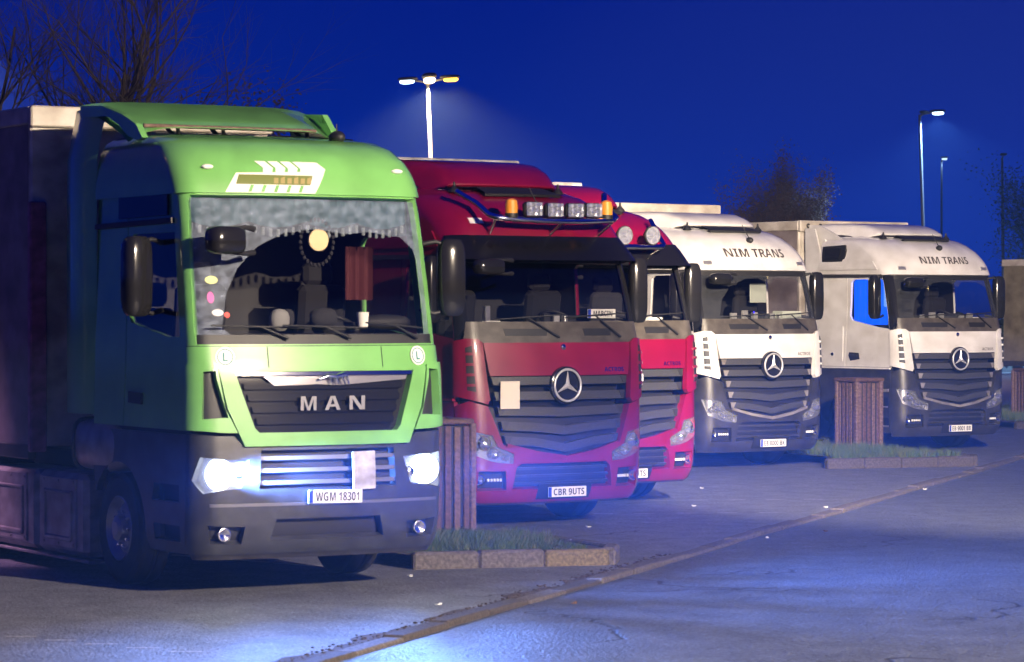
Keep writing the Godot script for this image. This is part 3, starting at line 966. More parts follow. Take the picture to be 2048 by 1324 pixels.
# ---------------------------------------------------------------- the green tractor unit
func green_shell() -> Shell:
	var s := Shell.new()
	s.back = -2.3
	s.level(0.30, -0.09, 1.16, 0.22, 0.07)
	s.level(0.42, -0.01, 1.20, 0.24, 0.08)
	s.level(0.75, 0.05, 1.22, 0.24, 0.09)
	s.level(1.28, 0.04, 1.22, 0.22, 0.09)
	s.level(1.70, 0.01, 1.21, 0.19, 0.09)
	s.level(1.93, -0.01, 1.205, 0.18, 0.09)
	s.level(2.15, -0.05, 1.20, 0.17, 0.10)
	s.level(2.80, -0.17, 1.185, 0.16, 0.11)
	s.level(3.44, -0.31, 1.165, 0.17, 0.11)
	s.level(3.60, -0.36, 1.16, 0.21, 0.11)
	s.level(3.75, -0.45, 1.14, 0.28, 0.11)
	s.level(3.86, -0.58, 1.11, 0.34, 0.10)
	s.level(3.93, -0.78, 1.07, 0.38, 0.09)
	s.level(3.97, -1.10, 1.0, 0.38, 0.07)
	return s

func green_tractor(label: String, at: Vector3, turn: float) -> Node3D:
	var sh := green_shell()
	var k := "green"
	var root := thing("tractor_unit", label, "truck", at, turn)
	var body: Material = M.green_paint
	var P := func(x: float, y: float, off: float) -> Vector3: return sh.p(sh.fx(x, y), y, off)
	var roof := shell_part("roof", k + "roof", sh, [PackedVector2Array([Vector2(-3, 3.45), Vector2(3, 3.45), Vector2(3, 3.97), Vector2(-3, 3.97)])], 0.03, 0.08, body, root)
	part("roof_cap", cap_mesh(sh), body, roof)
	# haulier's print on the roof front: chevrons over a text strip
	var sign := shell_part("roof_print", k + "print", sh, [sh.front([[-0.80, 3.455], [0.02, 3.455], [0.16, 3.665], [0.09, 3.72], [-0.06, 3.72], [-0.02, 3.64], [-0.68, 3.62]])], 0.033, 0.002, M.plate_white, roof)
	shell_part("text_strip", k + "strip", sh, [sh.front([[-0.70, 3.525], [-0.02, 3.525], [0.02, 3.605], [-0.66, 3.605]])], 0.036, 0.002, mat(lin(0.13, 0.16, 0.035), 0.4), sign)
	for j in 5:
		var x0 := -0.44 + 0.115 * j
		shell_part("chevron", k + "chev%d" % j, sh, [sh.front([[x0, 3.625], [x0 + 0.08, 3.625], [x0 + 0.10, 3.665], [x0 + 0.04, 3.72], [x0 - 0.05, 3.72], [x0 + 0.01, 3.665]])], 0.036, 0.002, M.plate_white, sign)
		shell_part("chevron_gap", k + "chevg%d" % j, sh, [sh.front([[x0 - 0.16, 3.46], [x0 - 0.13, 3.46], [x0 - 0.10, 3.52], [x0 - 0.13, 3.52]])], 0.037, 0.002, body, sign)
	for j in 6:
		shell_part("smudged_letter", k + "smudge%d" % j, sh, [sh.front([[-0.36 + 0.062 * j, 3.535], [-0.32 + 0.062 * j, 3.535], [-0.31 + 0.062 * j, 3.58 + 0.012 * (j % 2)], [-0.35 + 0.062 * j, 3.58]])], 0.039, 0.002, mat(lin(0.30, 0.24, 0.09), 0.5), sign)
	for s in [-1.0, 1.0]:
		var mk := part("roof_marker", cached("gmarker", func():
			var st := st_new()
			ellipsoid(st, Vector3.ZERO, Vector3(0.055, 0.022, 0.03))
			return st.commit()), M.plate_white, roof)
		mk.position = P.call(s * 0.92, 3.66, 0.045)
		shell_part("drip_rail", k + "drip%s" % s, sh, [sh.front([[2.05, 3.20, "T"], [3.0, 3.18, "T"], [3.0, 3.225, "T"], [2.05, 3.245, "T"]], s)], 0.03, 0.05, M.plastic, roof)
		shell_part("sleeper_window", k + "slw%s" % s, sh, [sh.front([[-0.72, 3.27, "S"], [-1.78, 3.26, "S"], [-1.80, 3.52, "S"], [-0.76, 3.54, "S"]], s)], 0.02, 0.02, M.gloss_black, roof)
	var pod := part("roof_aerial", cached("aerial", func():
		var st := st_new()
		ellipsoid(st, Vector3(0, 0.04, 0), Vector3(0.07, 0.06, 0.1))
		tube(st, PackedVector3Array([Vector3(0, 0.05, 0), Vector3(0.005, 0.16, -0.02)]), PackedFloat32Array([0.012, 0.006]), 6)
		return st.commit()), M.black, roof)
	pod.position = P.call(0.55, 3.94, 0.02)
	# windscreen
	var wsp := sh.front([[1.50, 2.155, "T"], [1.55, 2.3, "T"], [1.50, 3.38, "T"], [1.42, 3.44, "T"], [-1.42, 3.44, "T"], [-1.50, 3.38, "T"], [-1.55, 2.3, "T"], [-1.50, 2.155, "T"]])
	shell_part("windscreen", k + "ws", sh, [wsp], -0.03, 0.0, M.glass, root)
	var fr := shell_part("windscreen_frame", k + "wsf", sh, [sh.front([[2.05, 2.14, "T"], [2.05, 3.47, "T"], [-2.05, 3.47, "T"], [-2.05, 2.14, "T"]])], 0.0, 0.08, body, root, [wsp])
	shell_part("dust_film", k + "dust", sh, [sh.front([[1.45, 2.2, "T"], [1.45, 3.42, "T"], [-1.45, 3.42, "T"], [-1.5, 2.2, "T"]])], -0.027, 0.0, M.dust_heavy, root, [sh.front([[-0.92, 2.3], [-0.86, 2.6], [-0.74, 2.82], [-0.55, 3.0], [-0.3, 3.12], [0.0, 3.16], [0.3, 3.12], [0.55, 3.14], [0.9, 3.1], [1.05, 2.9], [1.06, 2.25], [0.0, 2.22], [-0.85, 2.24]])])
	shell_part("windscreen_foot", k + "wsfoot", sh, [sh.front([[-1.5, 2.15, "T"], [1.5, 2.15, "T"], [1.5, 2.24, "T"], [-1.5, 2.24, "T"]])], -0.02, 0.02, M.black, root)
	wiper(root, P.call(-0.35, 2.2, 0.02), P.call(-0.6, 2.3, 0.03), P.call(-0.15, 2.29, 0.02))
	wiper(root, P.call(0.25, 2.2, 0.02), P.call(0.0, 2.3, 0.03), P.call(0.42, 2.29, 0.02))
	wiper(root, P.call(0.95, 2.2, 0.02), P.call(0.7, 2.31, 0.03), P.call(1.02, 2.29, 0.01))
	# bonnet, grille
	var bon := shell_part("bonnet", k + "bonnet", sh, [sh.front([[1.9, 2.135, "T"], [-1.9, 2.135, "T"], [-1.9, 1.96, "T"], [-0.98, 1.93], [0.98, 1.93], [1.9, 1.96, "T"]])], 0.012, 0.05, body, root)
	for s in [-1.0, 1.0]:
		var stk := part("round_sticker", cached("sticker", func():
			var st := st_new()
			lathe(st, Vector3.ZERO, Basis.IDENTITY, PackedVector2Array([Vector2(0.085, -0.004), Vector2(0.085, 0.002), Vector2(0, 0.002)]), 28)
			return st.commit()), M.plate_white, bon)
		stk.position = P.call(s * 0.93, 2.045, 0.018)
		stk.rotation_degrees = Vector3(-8, s * 14, 0)
		part("sticker_ring", cached("sticker_ring", func():
			var st := st_new()
			torus(st, Vector3(0, 0, 0.001), Basis.IDENTITY, 0.066, 0.005, 28, 6)
			return st.commit()), mat(lin(0.02, 0.2, 0.18), 0.5), stk)
		var lw := part("sticker_letter", cached("sticker_letter", func(): return word_mesh("L", 0.075, 0.045)), mat(lin(0.02, 0.18, 0.17), 0.5), stk)
		lw.position = Vector3(0, 0, 0.004)
	var gh := sh.front([[-0.86, 1.918], [0.86, 1.918], [0.70, 1.44], [0.66, 1.40], [-0.66, 1.40], [-0.70, 1.44]])
	shell_part("grille_surround", k + "gs", sh, [sh.front([[-1.0, 1.945], [1.0, 1.945], [0.93, 1.6], [0.79, 1.285], [-0.79, 1.285], [-0.93, 1.6]])], 0.03, 0.12, body, root, [gh])
	var gr := shell_part("grille", k + "gr", sh, [gh], -0.05, 0.01, M.gloss_black, root)
	for j in 4:
		var y := 1.47 + 0.10 * j
		shell_part("grille_slat", k + "gsl%d" % j, sh, [sh.front([[-0.66 - 0.035 * j, y], [0.66 + 0.035 * j, y], [0.67 + 0.035 * j, y + 0.055], [-0.67 - 0.035 * j, y + 0.055]])], -0.02, 0.03, M.gloss_black, gr)
	shell_part("chrome_strip", k + "chrome", sh, [sh.front([[-0.85, 1.885], [0.85, 1.885], [0.855, 1.915], [-0.855, 1.915]])], 0.02, 0.03, M.chrome, gr)
	shell_part("crumpled_film", k + "film", sh, [sh.front([[-0.5, 1.80], [-0.1, 1.81], [0.1, 1.80], [0.8, 1.845], [0.82, 1.885], [-0.6, 1.885]])], -0.01, 0.01, mat(lin(0.35, 0.34, 0.36), 0.25, 0.6), gr)
	for q in [["M", -0.20], ["A", 0.03], ["N", 0.27]]:
		var l := part("grille_letter", word_mesh(q[0], 0.12, 0.15), M.letter_steel, gr)
		l.position = P.call(q[1], 1.645, 0.02)
	var lion := part("grille_badge", cached("lion", func():
		var st := st_new()
		tube(st, PackedVector3Array([Vector3(-0.16, 0.02, 0), Vector3(-0.08, 0.05, 0.01), Vector3(0.0, 0.04, 0.012), Vector3(0.07, 0.06, 0.01), Vector3(0.12, 0.05, 0)]), PackedFloat32Array([0.008, 0.02, 0.022, 0.026, 0.01]), 8)
		for x in [-0.06, 0.0, 0.06, 0.1]:
			tube(st, PackedVector3Array([Vector3(x, 0.04, 0.008), Vector3(x + 0.03, -0.03, 0.004)]), PackedFloat32Array([0.012, 0.006]), 6)
		return st.commit()), M.chrome, gr)
	lion.position = P.call(0.06, 1.83, 0.03)
	for s in [-1.0, 1.0]:
		var slit := sh.front([[1.03, 1.93], [1.35, 1.92, "T"], [1.42, 1.52, "T"], [0.93, 1.53]], s)
		var fl := shell_part("corner_flap", k + "flap%s" % s, sh, [sh.front([[1.01, 1.965], [1.5, 1.985, "T"], [1.98, 1.98, "T"], [1.98, 1.43, "T"], [1.4, 1.42, "T"], [0.85, 1.40], [0.95, 1.6]], s)], 0.035, 0.09, body, root, [slit])
		shell_part("flap_slot", k + "slot%s" % s, sh, [slit], -0.04, 0.01, M.black, fl)
	for x in [-0.55, 0.55]:
		shell_part("panel_joint", k + "joint%s" % x, sh, [sh.front([[x - 0.004, 1.95], [x + 0.004, 1.95], [x + 0.004, 2.13], [x - 0.004, 2.13]])], 0.0135, 0.002, M.void, bon)
	shell_part("shut_line", k + "shut", sh, [sh.front([[-1.9, 2.132, "T"], [1.9, 2.132, "T"], [1.9, 2.142, "T"], [-1.9, 2.142, "T"]])], 0.006, 0.02, M.void, bon)
	# bumper
	var head := [[0.74, 1.17], [1.5, 1.20, "T"], [1.75, 1.0, "T"], [1.45, 0.89, "T"], [0.82, 0.93]]
	var intake := sh.front([[-0.64, 1.25], [0.64, 1.25], [0.66, 0.92], [-0.66, 0.92]])
	var low_in := sh.front([[-0.5, 0.66], [0.5, 0.66], [0.55, 0.48], [-0.55, 0.48]])
	var holes := [intake, low_in]
	holes.append_array(both(head, sh))
	var fogh := [[0.78, 0.60], [1.35, 0.62, "T"], [1.3, 0.46, "T"], [0.8, 0.45]]
	holes.append_array(both(fogh, sh))
	var bump := shell_part("bumper", k + "bump", sh, [sh.front([[-1.97, 1.40, "T"], [-0.88, 1.375], [-0.78, 1.275], [0.78, 1.275], [0.88, 1.375], [1.97, 1.40, "T"], [1.97, 0.36, "T"], [-1.97, 0.36, "T"]])], 0.0, 0.1, M.bumper_steel, root, holes)
	shell_part("bumper_backing", k + "bb", sh, [sh.front([[-1.9, 0.36, "T"], [1.9, 0.36, "T"], [1.9, 1.38, "T"], [-1.9, 1.38, "T"]])], -0.09, 0.01, M.black, bump)
	for j in 3:
		var y := 0.955 + 0.105 * j
		shell_part("intake_bar", k + "ib%d" % j, sh, [sh.front([[-0.65, y], [0.65, y], [0.65, y + 0.035], [-0.65, y + 0.035]])], -0.01, 0.04, M.dull, bump)
	shell_part("bumper_lip", k + "lip", sh, [sh.front([[-1.9, 0.37, "T"], [1.9, 0.37, "T"], [1.8, 0.31, "T"], [-1.8, 0.31, "T"]])], -0.01, 0.06, M.plastic, bump)
	shell_part("bumper_step", k + "bstep", sh, [sh.front([[-1.3, 0.80, "T"], [1.3, 0.80, "T"], [1.3, 0.775, "T"], [-1.3, 0.775, "T"]])], 0.012, 0.02, M.dull, bump)
	var bd := part("white_board", cached("board", func(): return box_mesh(Vector3.ZERO, Vector3(0.22, 0.33, 0.015), 0.004)), M.board, root)
	bd.position = P.call(0.30, 1.06, 0.05)
	bd.rotation_degrees.z = 1.5
	plate("WGM 18301", root, P.call(0.02, 0.845, 0.045), -1.0)
	for s in [-1.0, 1.0]:
		var hl := shell_part("headlight", k + "head%s" % s, sh, [sh.front(head, s)], -0.06, 0.01, M.reflector, root)
		part("lens", cached(k + "lens%s" % s, func():
			var st := st_new()
			panel(st, sh, sh.front(head, s), -0.004, 0.0)
			return st.commit()), M.lens, hl)
		for q in [[1.0, 1.05, 0.13], [0.83, 1.03, 0.05]]:
			var bulb := part("headlight_bulb", cached("bulb%s" % q[2], func():
				var st := st_new()
				ellipsoid(st, Vector3.ZERO, Vector3(q[2], q[2], 0.03), Basis.IDENTITY, 20)
				return st.commit()), M.head_glow if q[2] > 0.06 else M.chrome, hl)
			bulb.position = P.call(s * q[0], q[1], -0.03)
		var fl := part("fog_lamp", cached("gfog", func():
			var st := st_new()
			lathe(st, Vector3.ZERO, Basis.IDENTITY, PackedVector2Array([Vector2(0.06, -0.03), Vector2(0.06, 0.012), Vector2(0.05, 0.014), Vector2(0.0, -0.006)]), 18)
			return st.commit()), M.reflector, root)
		fl.position = P.call(s * 0.95, 0.53, -0.03)
		# the lit headlight: a fan of level beams and a wide, weak spill
		for q in [[-1.0, HEAD_E * 0.25, 21.0, -42.0], [-1.0, HEAD_E * 0.28, 21.0, -12.0], [-1.0, HEAD_E * 0.5, 21.0, 18.0], [-1.5, HEAD_E, 21.0, 44.0], [-2.0, HEAD_E * 1.3, 21.0, 70.0], [-2.0, HEAD_E * 1.4, 21.0, 92.0], [-8.0, SPILL_E, 26.0, -45.0], [-8.0, SPILL_E, 26.0, -8.0], [-8.0, SPILL_E, 26.0, 30.0]]:
			var sp := SpotLight3D.new()
			sp.name = "headlight_beam"
			hl.add_child(sp, true)
			sp.position = P.call(s * 1.0, 1.05, 0.07)
			sp.rotation_degrees = Vector3(q[0], 180.0 + q[3], 0)
			sp.light_color = Color(0.40, 0.58, 1.0)
			sp.light_energy = q[1]
			sp.light_size = 0.1
			sp.spot_range = 80
			sp.spot_angle = q[2]
			sp.spot_attenuation = 2.0
			sp.spot_angle_attenuation = 1.0
			sp.shadow_enabled = true
	# sides
	for s in [-1.0, 1.0]:
		var win := sh.front([[1.99, 2.22, "T"], [-0.7, 2.22, "S"], [-1.5, 2.34, "S"], [-1.55, 2.42, "S"], [-1.55, 3.05, "S"], [-1.48, 3.12, "S"], [1.99, 3.12, "T"]], s)
		var door := shell_part("door", k + "door%s" % s, sh, [sh.front([[1.95, 1.42, "T"], [-1.62, 1.42, "S"], [-1.62, 3.46, "S"], [1.95, 3.46, "T"]], s)], -0.004, 0.04, body, root, [win])
		shell_part("door_window", k + "dw%s" % s, sh, [win], -0.02, 0.0, M.glass, door)
		shell_part("door_handle", k + "dh%s" % s, sh, [sh.front([[-1.2, 1.62, "S"], [-1.2, 1.72, "S"], [-1.48, 1.73, "S"], [-1.48, 1.63, "S"]], s)], 0.02, 0.03, M.black, door)
		shell_part("side_panel", k + "sp%s" % s, sh, [sh.front([[-1.635, 1.42, "S"], [3.0, 1.42, "T"], [3.0, 3.46, "T"], [-1.635, 3.46, "S"]], s)], -0.004, 0.04, body, root)
		shell_part("door_gap", k + "gap%s" % s, sh, [sh.front([[1.9, 1.36, "T"], [3.0, 1.36, "T"], [3.0, 3.46, "T"], [1.9, 3.46, "T"]], s)], -0.05, 0.01, M.black, root, [win])
		var arch := [[1.985, 1.385, "T"], [3.0, 1.385, "T"], [3.0, 1.1, "T"]]
		for j in 13:
			var a := 0.55 + (PI - 0.45) * j / 12.0
			arch.append([-1.72 - 0.60 * cos(a), 0.50 + 0.60 * sin(a), "S"])
		arch.append_array([[-1.08, 0.36, "S"], [1.985, 0.36, "T"]])
		var steps := [sh.front([[-0.40, 0.46, "S"], [-0.95, 0.46, "S"], [-0.95, 0.60, "S"], [-0.40, 0.60, "S"]], s), sh.front([[-0.40, 0.80, "S"], [-0.98, 0.80, "S"], [-0.93, 0.95, "S"], [-0.40, 0.95, "S"]], s)]
		var skirt := shell_part("step_skirt", k + "sk%s" % s, sh, [sh.front(arch, s)], 0.0, 0.06, M.bumper_steel, root, steps)
		shell_part("step_well", k + "sw%s" % s, sh, [sh.front([[-0.36, 0.42, "S"], [-1.0, 0.42, "S"], [-1.0, 0.98, "S"], [-0.36, 0.98, "S"]], s)], -0.12, 0.01, M.black, skirt)
		mirror(root, Vector3(s * 1.44, 2.74, -0.80 if s < 0 else -0.4), Vector3(0.25, 0.70, 0.2), s, M.chrome, s * -10.0)
		# rounded tank cover behind the wheel, battery and air boxes
		part("tank_cover", cached("tankcover%s" % s, func():
			var st := st_new()
			ellipsoid(st, Vector3(s * 1.02, 1.22, -2.28), Vector3(0.23, 0.24, 0.62), Basis.IDENTITY, 24, 0.55)
			return st.commit()), M.alu, root)
		part("tank_band", cached("tankband%s" % s, func():
			var st := st_new()
			ellipsoid(st, Vector3(s * 1.02, 1.22, -2.72), Vector3(0.24, 0.25, 0.025), Basis.IDENTITY, 24, 0.55)
			return st.commit()), M.bumper_steel, root)
		for j in 2:
			var zc := -3.05 - 1.22 * j
			var bx := part("equipment_box", cached("eqbox%s" % s, func(): return box_mesh(Vector3(s * 0.98, 0.56, 0), Vector3(0.5, 0.76, 1.16), 0.05)), M.alu, root)
			bx.position.z = zc
			var pn := part("box_lid", cached("eqlid%s" % s, func():
				var st := st_new()
				box(st, Vector3(s * 1.232, 0.57, -0.02), Vector3(0.03, 0.66, 0.82), 0.012)
				box(st, Vector3(s * 1.25, 0.76, -0.02), Vector3(0.03, 0.03, 0.62), 0.01)
				box(st, Vector3(s * 1.25, 0.33, -0.02), Vector3(0.03, 0.05, 0.62), 0.012)
				for zz in [-0.34, 0.3]:
					box(st, Vector3(s * 1.25, 0.55, zz), Vector3(0.03, 0.46, 0.035), 0.01)
				for zz in [-0.38, -0.02, 0.34]:
					for yy in [0.28, 0.86]:
						ellipsoid(st, Vector3(s * 1.248, yy, zz), Vector3(0.01, 0.016, 0.016), Basis.IDENTITY, 8)
				return st.commit()), M.alu, bx)
			pn.position = Vector3.ZERO
		var ss := part("side_step", cached("gstep%s" % s, func(): return box_mesh(Vector3(s * 1.12, 0.14, -3.6), Vector3(0.16, 0.03, 2.3), 0.008)), M.alu, root)
		ss.position = Vector3.ZERO
	mirror(root, Vector3(-0.98, 3.04, 0.02), Vector3(0.34, 0.24, 0.22), -1.0, M.chrome, 12)
	# in the cab
	cab_inside(root, 2.25, -0.26, 1.35, 3.7, -2.2)
	var vl := part("curtain_valance", cached("valance", func():
		var st := st_new()
		var rows := []
		for i in 5:
			var row := PackedVector3Array()
			for j in 61:
				var x := -1.06 + 2.12 * j / 60.0
				var bot := 3.22 - 0.05 * absf(sin(j * PI / 15.0))
				row.append(Vector3(x, lerpf(3.42, bot, i / 4.0), -0.46 + 0.02 * sin(j * 1.3) - 0.1 * x * x))
			rows.append(row)
		sheet(st, rows, Vector3(0, 3.3, -2))
		return st.commit()), M.curtain_teal, root)
	part("tassels", cached("tassels", func():
		var st := st_new()
		for j in 30:
			var x := -1.03 + 2.06 * j / 29.0
			var bot := 3.20 - 0.05 * absf(sin(j * PI / 7.25))
			box(st, Vector3(x, bot - 0.03, -0.46 - 0.1 * x * x), Vector3(0.03, 0.07, 0.02), 0.006)
		return st.commit()), M.tassel, vl)
	var disc := part("round_hanging_disc", cached("disc", func():
		var st := st_new()
		lathe(st, Vector3.ZERO, Basis.IDENTITY, PackedVector2Array([Vector2(0.095, -0.01), Vector2(0.095, 0.01), Vector2(0, 0.014)]), 28)
		return st.commit()), M.orange_disc, root)
	disc.position = Vector3(0.06, 3.06, -0.30)
	var hang := part("hanging_garland", cached("garland", func():
		var st := st_new()
		for j in 26:
			var a := TAU * j / 26.0
			ellipsoid(st, Vector3(cos(a) * 0.16, sin(a) * 0.2 - 0.02, 0), Vector3(0.018, 0.022, 0.015), Basis.IDENTITY, 6)
		return st.commit()), M.cloth, disc)
	hang.position.z = -0.03
	part("red_curtain", cached("redcurtain", func():
		var st := st_new()
		var rows := []
		for i in 4:
			var row := PackedVector3Array()
			for j in 13:
				row.append(Vector3(0.66 + 0.022 * j, 3.02 - 0.16 * i, -0.95 + 0.03 * sin(j * 1.7)))
			rows.append(row)
		sheet(st, rows, Vector3(0.8, 2.8, -2))
		return st.commit()), M.seat_red, root)
	for q in [["plush_toy", Vector3(-0.22, 2.36, -0.5), Vector3(0.09, 0.10, 0.07), M.cloth_pale], ["plush_toy", Vector3(-0.13, 2.38, -0.52), Vector3(0.06, 0.08, 0.05), M.cloth], ["crumpled_bag", Vector3(0.22, 2.38, -0.52), Vector3(0.13, 0.09, 0.08), M.cloth], ["folded_cloth", Vector3(0.85, 2.34, -0.55), Vector3(0.25, 0.07, 0.12), M.trim]]:
		var e := part(q[0], cached("blob%s" % q[2], func():
			var st := st_new()
			ellipsoid(st, Vector3.ZERO, q[2], Basis.IDENTITY, 14, 0.8)
			return st.commit()), q[3], root)
		e.position = q[1]
	var cup := part("white_cup", cached("cup", func():
		var st := st_new()
		lathe(st, Vector3.ZERO, Basis(Vector3.RIGHT, -PI / 2), PackedVector2Array([Vector2(0, 0), Vector2(0.045, 0), Vector2(0.055, 0.13), Vector2(0.05, 0.13), Vector2(0.04, 0.01)]), 18)
		return st.commit()), M.paper, root)
	cup.position = Vector3(0.56, 2.3, -0.42)
	for q in [[-0.98, 2.71, 0.055, 0.035, lin(0.55, 0.6, 0.25)], [-1.0, 2.56, 0.03, 0.05, lin(0.5, 0.1, 0.35)], [-0.95, 2.43, 0.05, 0.03, lin(0.6, 0.6, 0.62)], [-0.87, 2.41, 0.025, 0.025, lin(0.7, 0.06, 0.05)]]:
		var stp := part("windscreen_sticker", cached("wss%s" % q[1], func():
			var st := st_new()
			var pts := PackedVector2Array()
			for j in 14:
				var a := TAU * j / 14
				pts.append(Vector2(sh.fx(q[0] + q[2] * cos(a), q[1]), q[1] + q[3] * sin(a)))
			panel(st, sh, pts, -0.022, 0.002)
			return st.commit()), mat(q[4], 0.6), root)
		stp.position = Vector3.ZERO
	part("rear_wall", cached(k + "rear", func():
		var st := st_new()
		box(st, Vector3(0, 2.5, -2.27), Vector3(2.25, 2.8, 0.05))
		return st.commit()), body, root)
	# roof spoiler standing clear of the roof, with curved ends, and the tall side collars
	var spo := part("roof_spoiler", cached("spoiler", func():
		var st := st_new()
		var rows := []
		for i in 9:
			var v := i / 8.0
			var row := PackedVector3Array()
			for j in 41:
				var t := -1.0 + j / 20.0
				var e := pow(absf(t), 6.0)
				row.append(Vector3(t * 1.17, 4.09 + 0.29 * pow(v, 0.75) - 0.10 * e * (1.0 - v) - 0.05 * e, -1.62 - 1.05 * v - 0.08 * e + 0.10 * (1.0 - v) * e - (0.45 * smoothstep(0.55, 1.0, t) * (1.0 - v))))
			rows.append(row)
		sheet(st, rows, Vector3(0, 3.8, -2.6))
		return st.commit()), body, root)
	for x in [-0.6, -0.15, 0.7]:
		part("spoiler_strut", cached("strut%s" % x, func():
			var st := st_new()
			tube(st, PackedVector3Array([Vector3(x, 3.95, -1.75), Vector3(x, 4.12, -1.82)]), PackedFloat32Array([0.02]), 8)
			tube(st, PackedVector3Array([Vector3(x, 3.95, -1.75), Vector3(x, 4.3, -2.4)]), PackedFloat32Array([0.02]), 8)
			return st.commit()), M.black, spo)
	part("spoiler_rail", cached("sprail", func():
		var st := st_new()
		tube(st, PackedVector3Array([Vector3(-1.0, 4.10, -1.66), Vector3(0.72, 4.10, -1.66)]), PackedFloat32Array([0.018]), 8)
		return st.commit()), M.wood2, spo)
	for s in [-1.0, 1.0]:
		part("spoiler_end", cached("spend%s" % s, func():
			var st := st_new()
			prism(st, Vector3(s * 1.17, 0, 0), Basis(Vector3(0, 0, -1), Vector3.UP, Vector3(1, 0, 0)), PackedVector2Array([Vector2(1.30, 3.97), Vector2(1.42, 3.95), Vector2(1.62, 4.0), Vector2(1.85, 4.12), Vector2(2.1, 4.2), Vector2(2.72, 4.22), Vector2(2.72, 4.33), Vector2(2.2, 4.3), Vector2(1.75, 4.20), Vector2(1.45, 4.10)]) if s < 0 else PackedVector2Array([Vector2(2.05, 3.96), Vector2(2.2, 3.94), Vector2(2.72, 3.98), Vector2(2.72, 4.33), Vector2(2.3, 4.30), Vector2(2.12, 4.14)]), 0.06 * s)
			return st.commit()), body, spo)
		part("side_collar", cached("collar%s" % s, func():
			var st := st_new()
			var rows := []
			for i in 7:
				var y := lerpf(1.5, 4.30, i / 6.0)
				var row := PackedVector3Array()
				for j in 9:
					var t := j / 8.0
					row.append(Vector3(s * (1.19 - 0.10 * pow(maxf(0.0, (y - 3.7) / 0.6), 2.0) + 0.05 * sin(t * PI)), y, -2.28 - 0.72 * t))
				rows.append(row)
			sheet(st, rows, Vector3(0, 2.5, -2.6))
			return st.commit()), body, root)
	chassis(root, -1.72, 0.5, -5.3)
	return root

# ---------------------------------------------------------------- semi-trailers
func trailer(label: String, at: Vector3, turn: float, o: Dictionary) -> Node3D:
	var top: float = o.top
	var z0: float = o.get("z", -2.85)
	var root := thing("semi_trailer", label, "trailer", at, turn, "semi-trailers coupled behind the tractor units")
	var len := 13.4
	var fm: Material = o.get("front", M.trailer_white)
	var front := part("front_wall", box_mesh(Vector3(0, (1.15 + top) / 2, z0 - 0.05), Vector3(2.5, top - 1.15, 0.1), 0.02), fm, root)
	for i in 3:
		part("wall_rib", box_mesh(Vector3(-0.6 + 0.6 * i, (1.2 + top) / 2, z0 + 0.012), Vector3(0.05, top - 1.5, 0.03), 0.008), fm, front)
	part("top_rail", box_mesh(Vector3(0, top - 0.09, z0 + 0.02), Vector3(2.54, 0.2, 0.09), 0.015), o.get("rail", fm), root)
	part("roof_sheet", box_mesh(Vector3(0, top - 0.02, z0 - len / 2), Vector3(2.46, 0.05, len - 0.1), 0.01), M.trailer_white, root)
	for s in [-1.0, 1.0]:
		part("corner_post", box_mesh(Vector3(s * 1.2, (1.1 + top - 0.9) / 2, z0 + 0.03), Vector3(0.17, top - 2.0, 0.08), 0.015), o.get("post", fm), root)
		part("side_rail", box_mesh(Vector3(s * 1.25, top - 0.08, z0 - len / 2), Vector3(0.06, 0.17, len), 0.012), o.get("rail", fm), root)
		part("side_curtain", cached("curtain%.2f%.1f" % [top, s], func():
			var st := st_new()
			var rows := []
			for i in 9:
				var row := PackedVector3Array()
				for j in 90:
					row.append(Vector3(s * (1.255 + 0.012 * sin(j * 1.1) * sin(i * PI / 8.0)), lerpf(1.12, top - 0.15, i / 8.0), -(0.05 + (len - 0.1) * j / 89.0)))
				rows.append(row)
			sheet(st, rows, Vector3(0, 2.5, -6))
			return st.commit()), o.get("side", M.curtain_side), root).position = Vector3(0, 0, z0)
		part("floor_rail", box_mesh(Vector3(s * 1.24, 1.1, z0 - len / 2), Vector3(0.08, 0.14, len), 0.012), M.plastic, root)
		for j in 3:
			wheel(root, Vector3(s * 1.02, 0.5, z0 - 8.2 - 1.31 * j), s, 0.5, 0.4, false)
		part("underrun_guard", box_mesh(Vector3(s * 1.2, 0.62, z0 - 5.0), Vector3(0.04, 0.3, 3.2), 0.01), M.galv, root)
	part("chassis_frame", box_mesh(Vector3(0, 0.95, z0 - len / 2), Vector3(1.0, 0.25, len), 0.02), M.black, root)
	part("landing_leg", box_mesh(Vector3(0, 0.5, z0 - 3.0), Vector3(1.7, 0.9, 0.12), 0.02), M.black, root)
	if o.has("hooks"):
		for i in o.hooks:
			var x: float = -1.1 + 2.2 * i / (o.hooks - 1.0)
			var h := part("rail_hook", cached("railhook", func():
				var st := st_new()
				torus(st, Vector3(0, 0, 0.012), Basis.IDENTITY, 0.03, 0.014, 16, 6)
				tube(st, PackedVector3Array([Vector3(0, -0.02, 0.01), Vector3(0.015, -0.075, 0.02)]), PackedFloat32Array([0.012, 0.008]), 6)
				return st.commit()), M.black, root)
			h.position = Vector3(x, top - 0.085, z0 + 0.07)
	return root

# ---------------------------------------------------------------- what single trucks carry
func sun_visor(root: Node3D, sh: Shell) -> void:
	part("sun_visor", cached("sunvisor", func():
		var st := st_new()
		var rows := []
		for i in 5:
			var v := i / 4.0
			var row := PackedVector3Array()
			for j in 33:
				var T := -1.75 + 3.5 * j / 32.0
				var y := 3.27 - 0.30 * v
				row.append(sh.p(T, y, 0.05 + 0.12 * v))
			rows.append(row)
		sheet(st, rows, Vector3(0, 3, -1))
		return st.commit()), M.smoked, root)

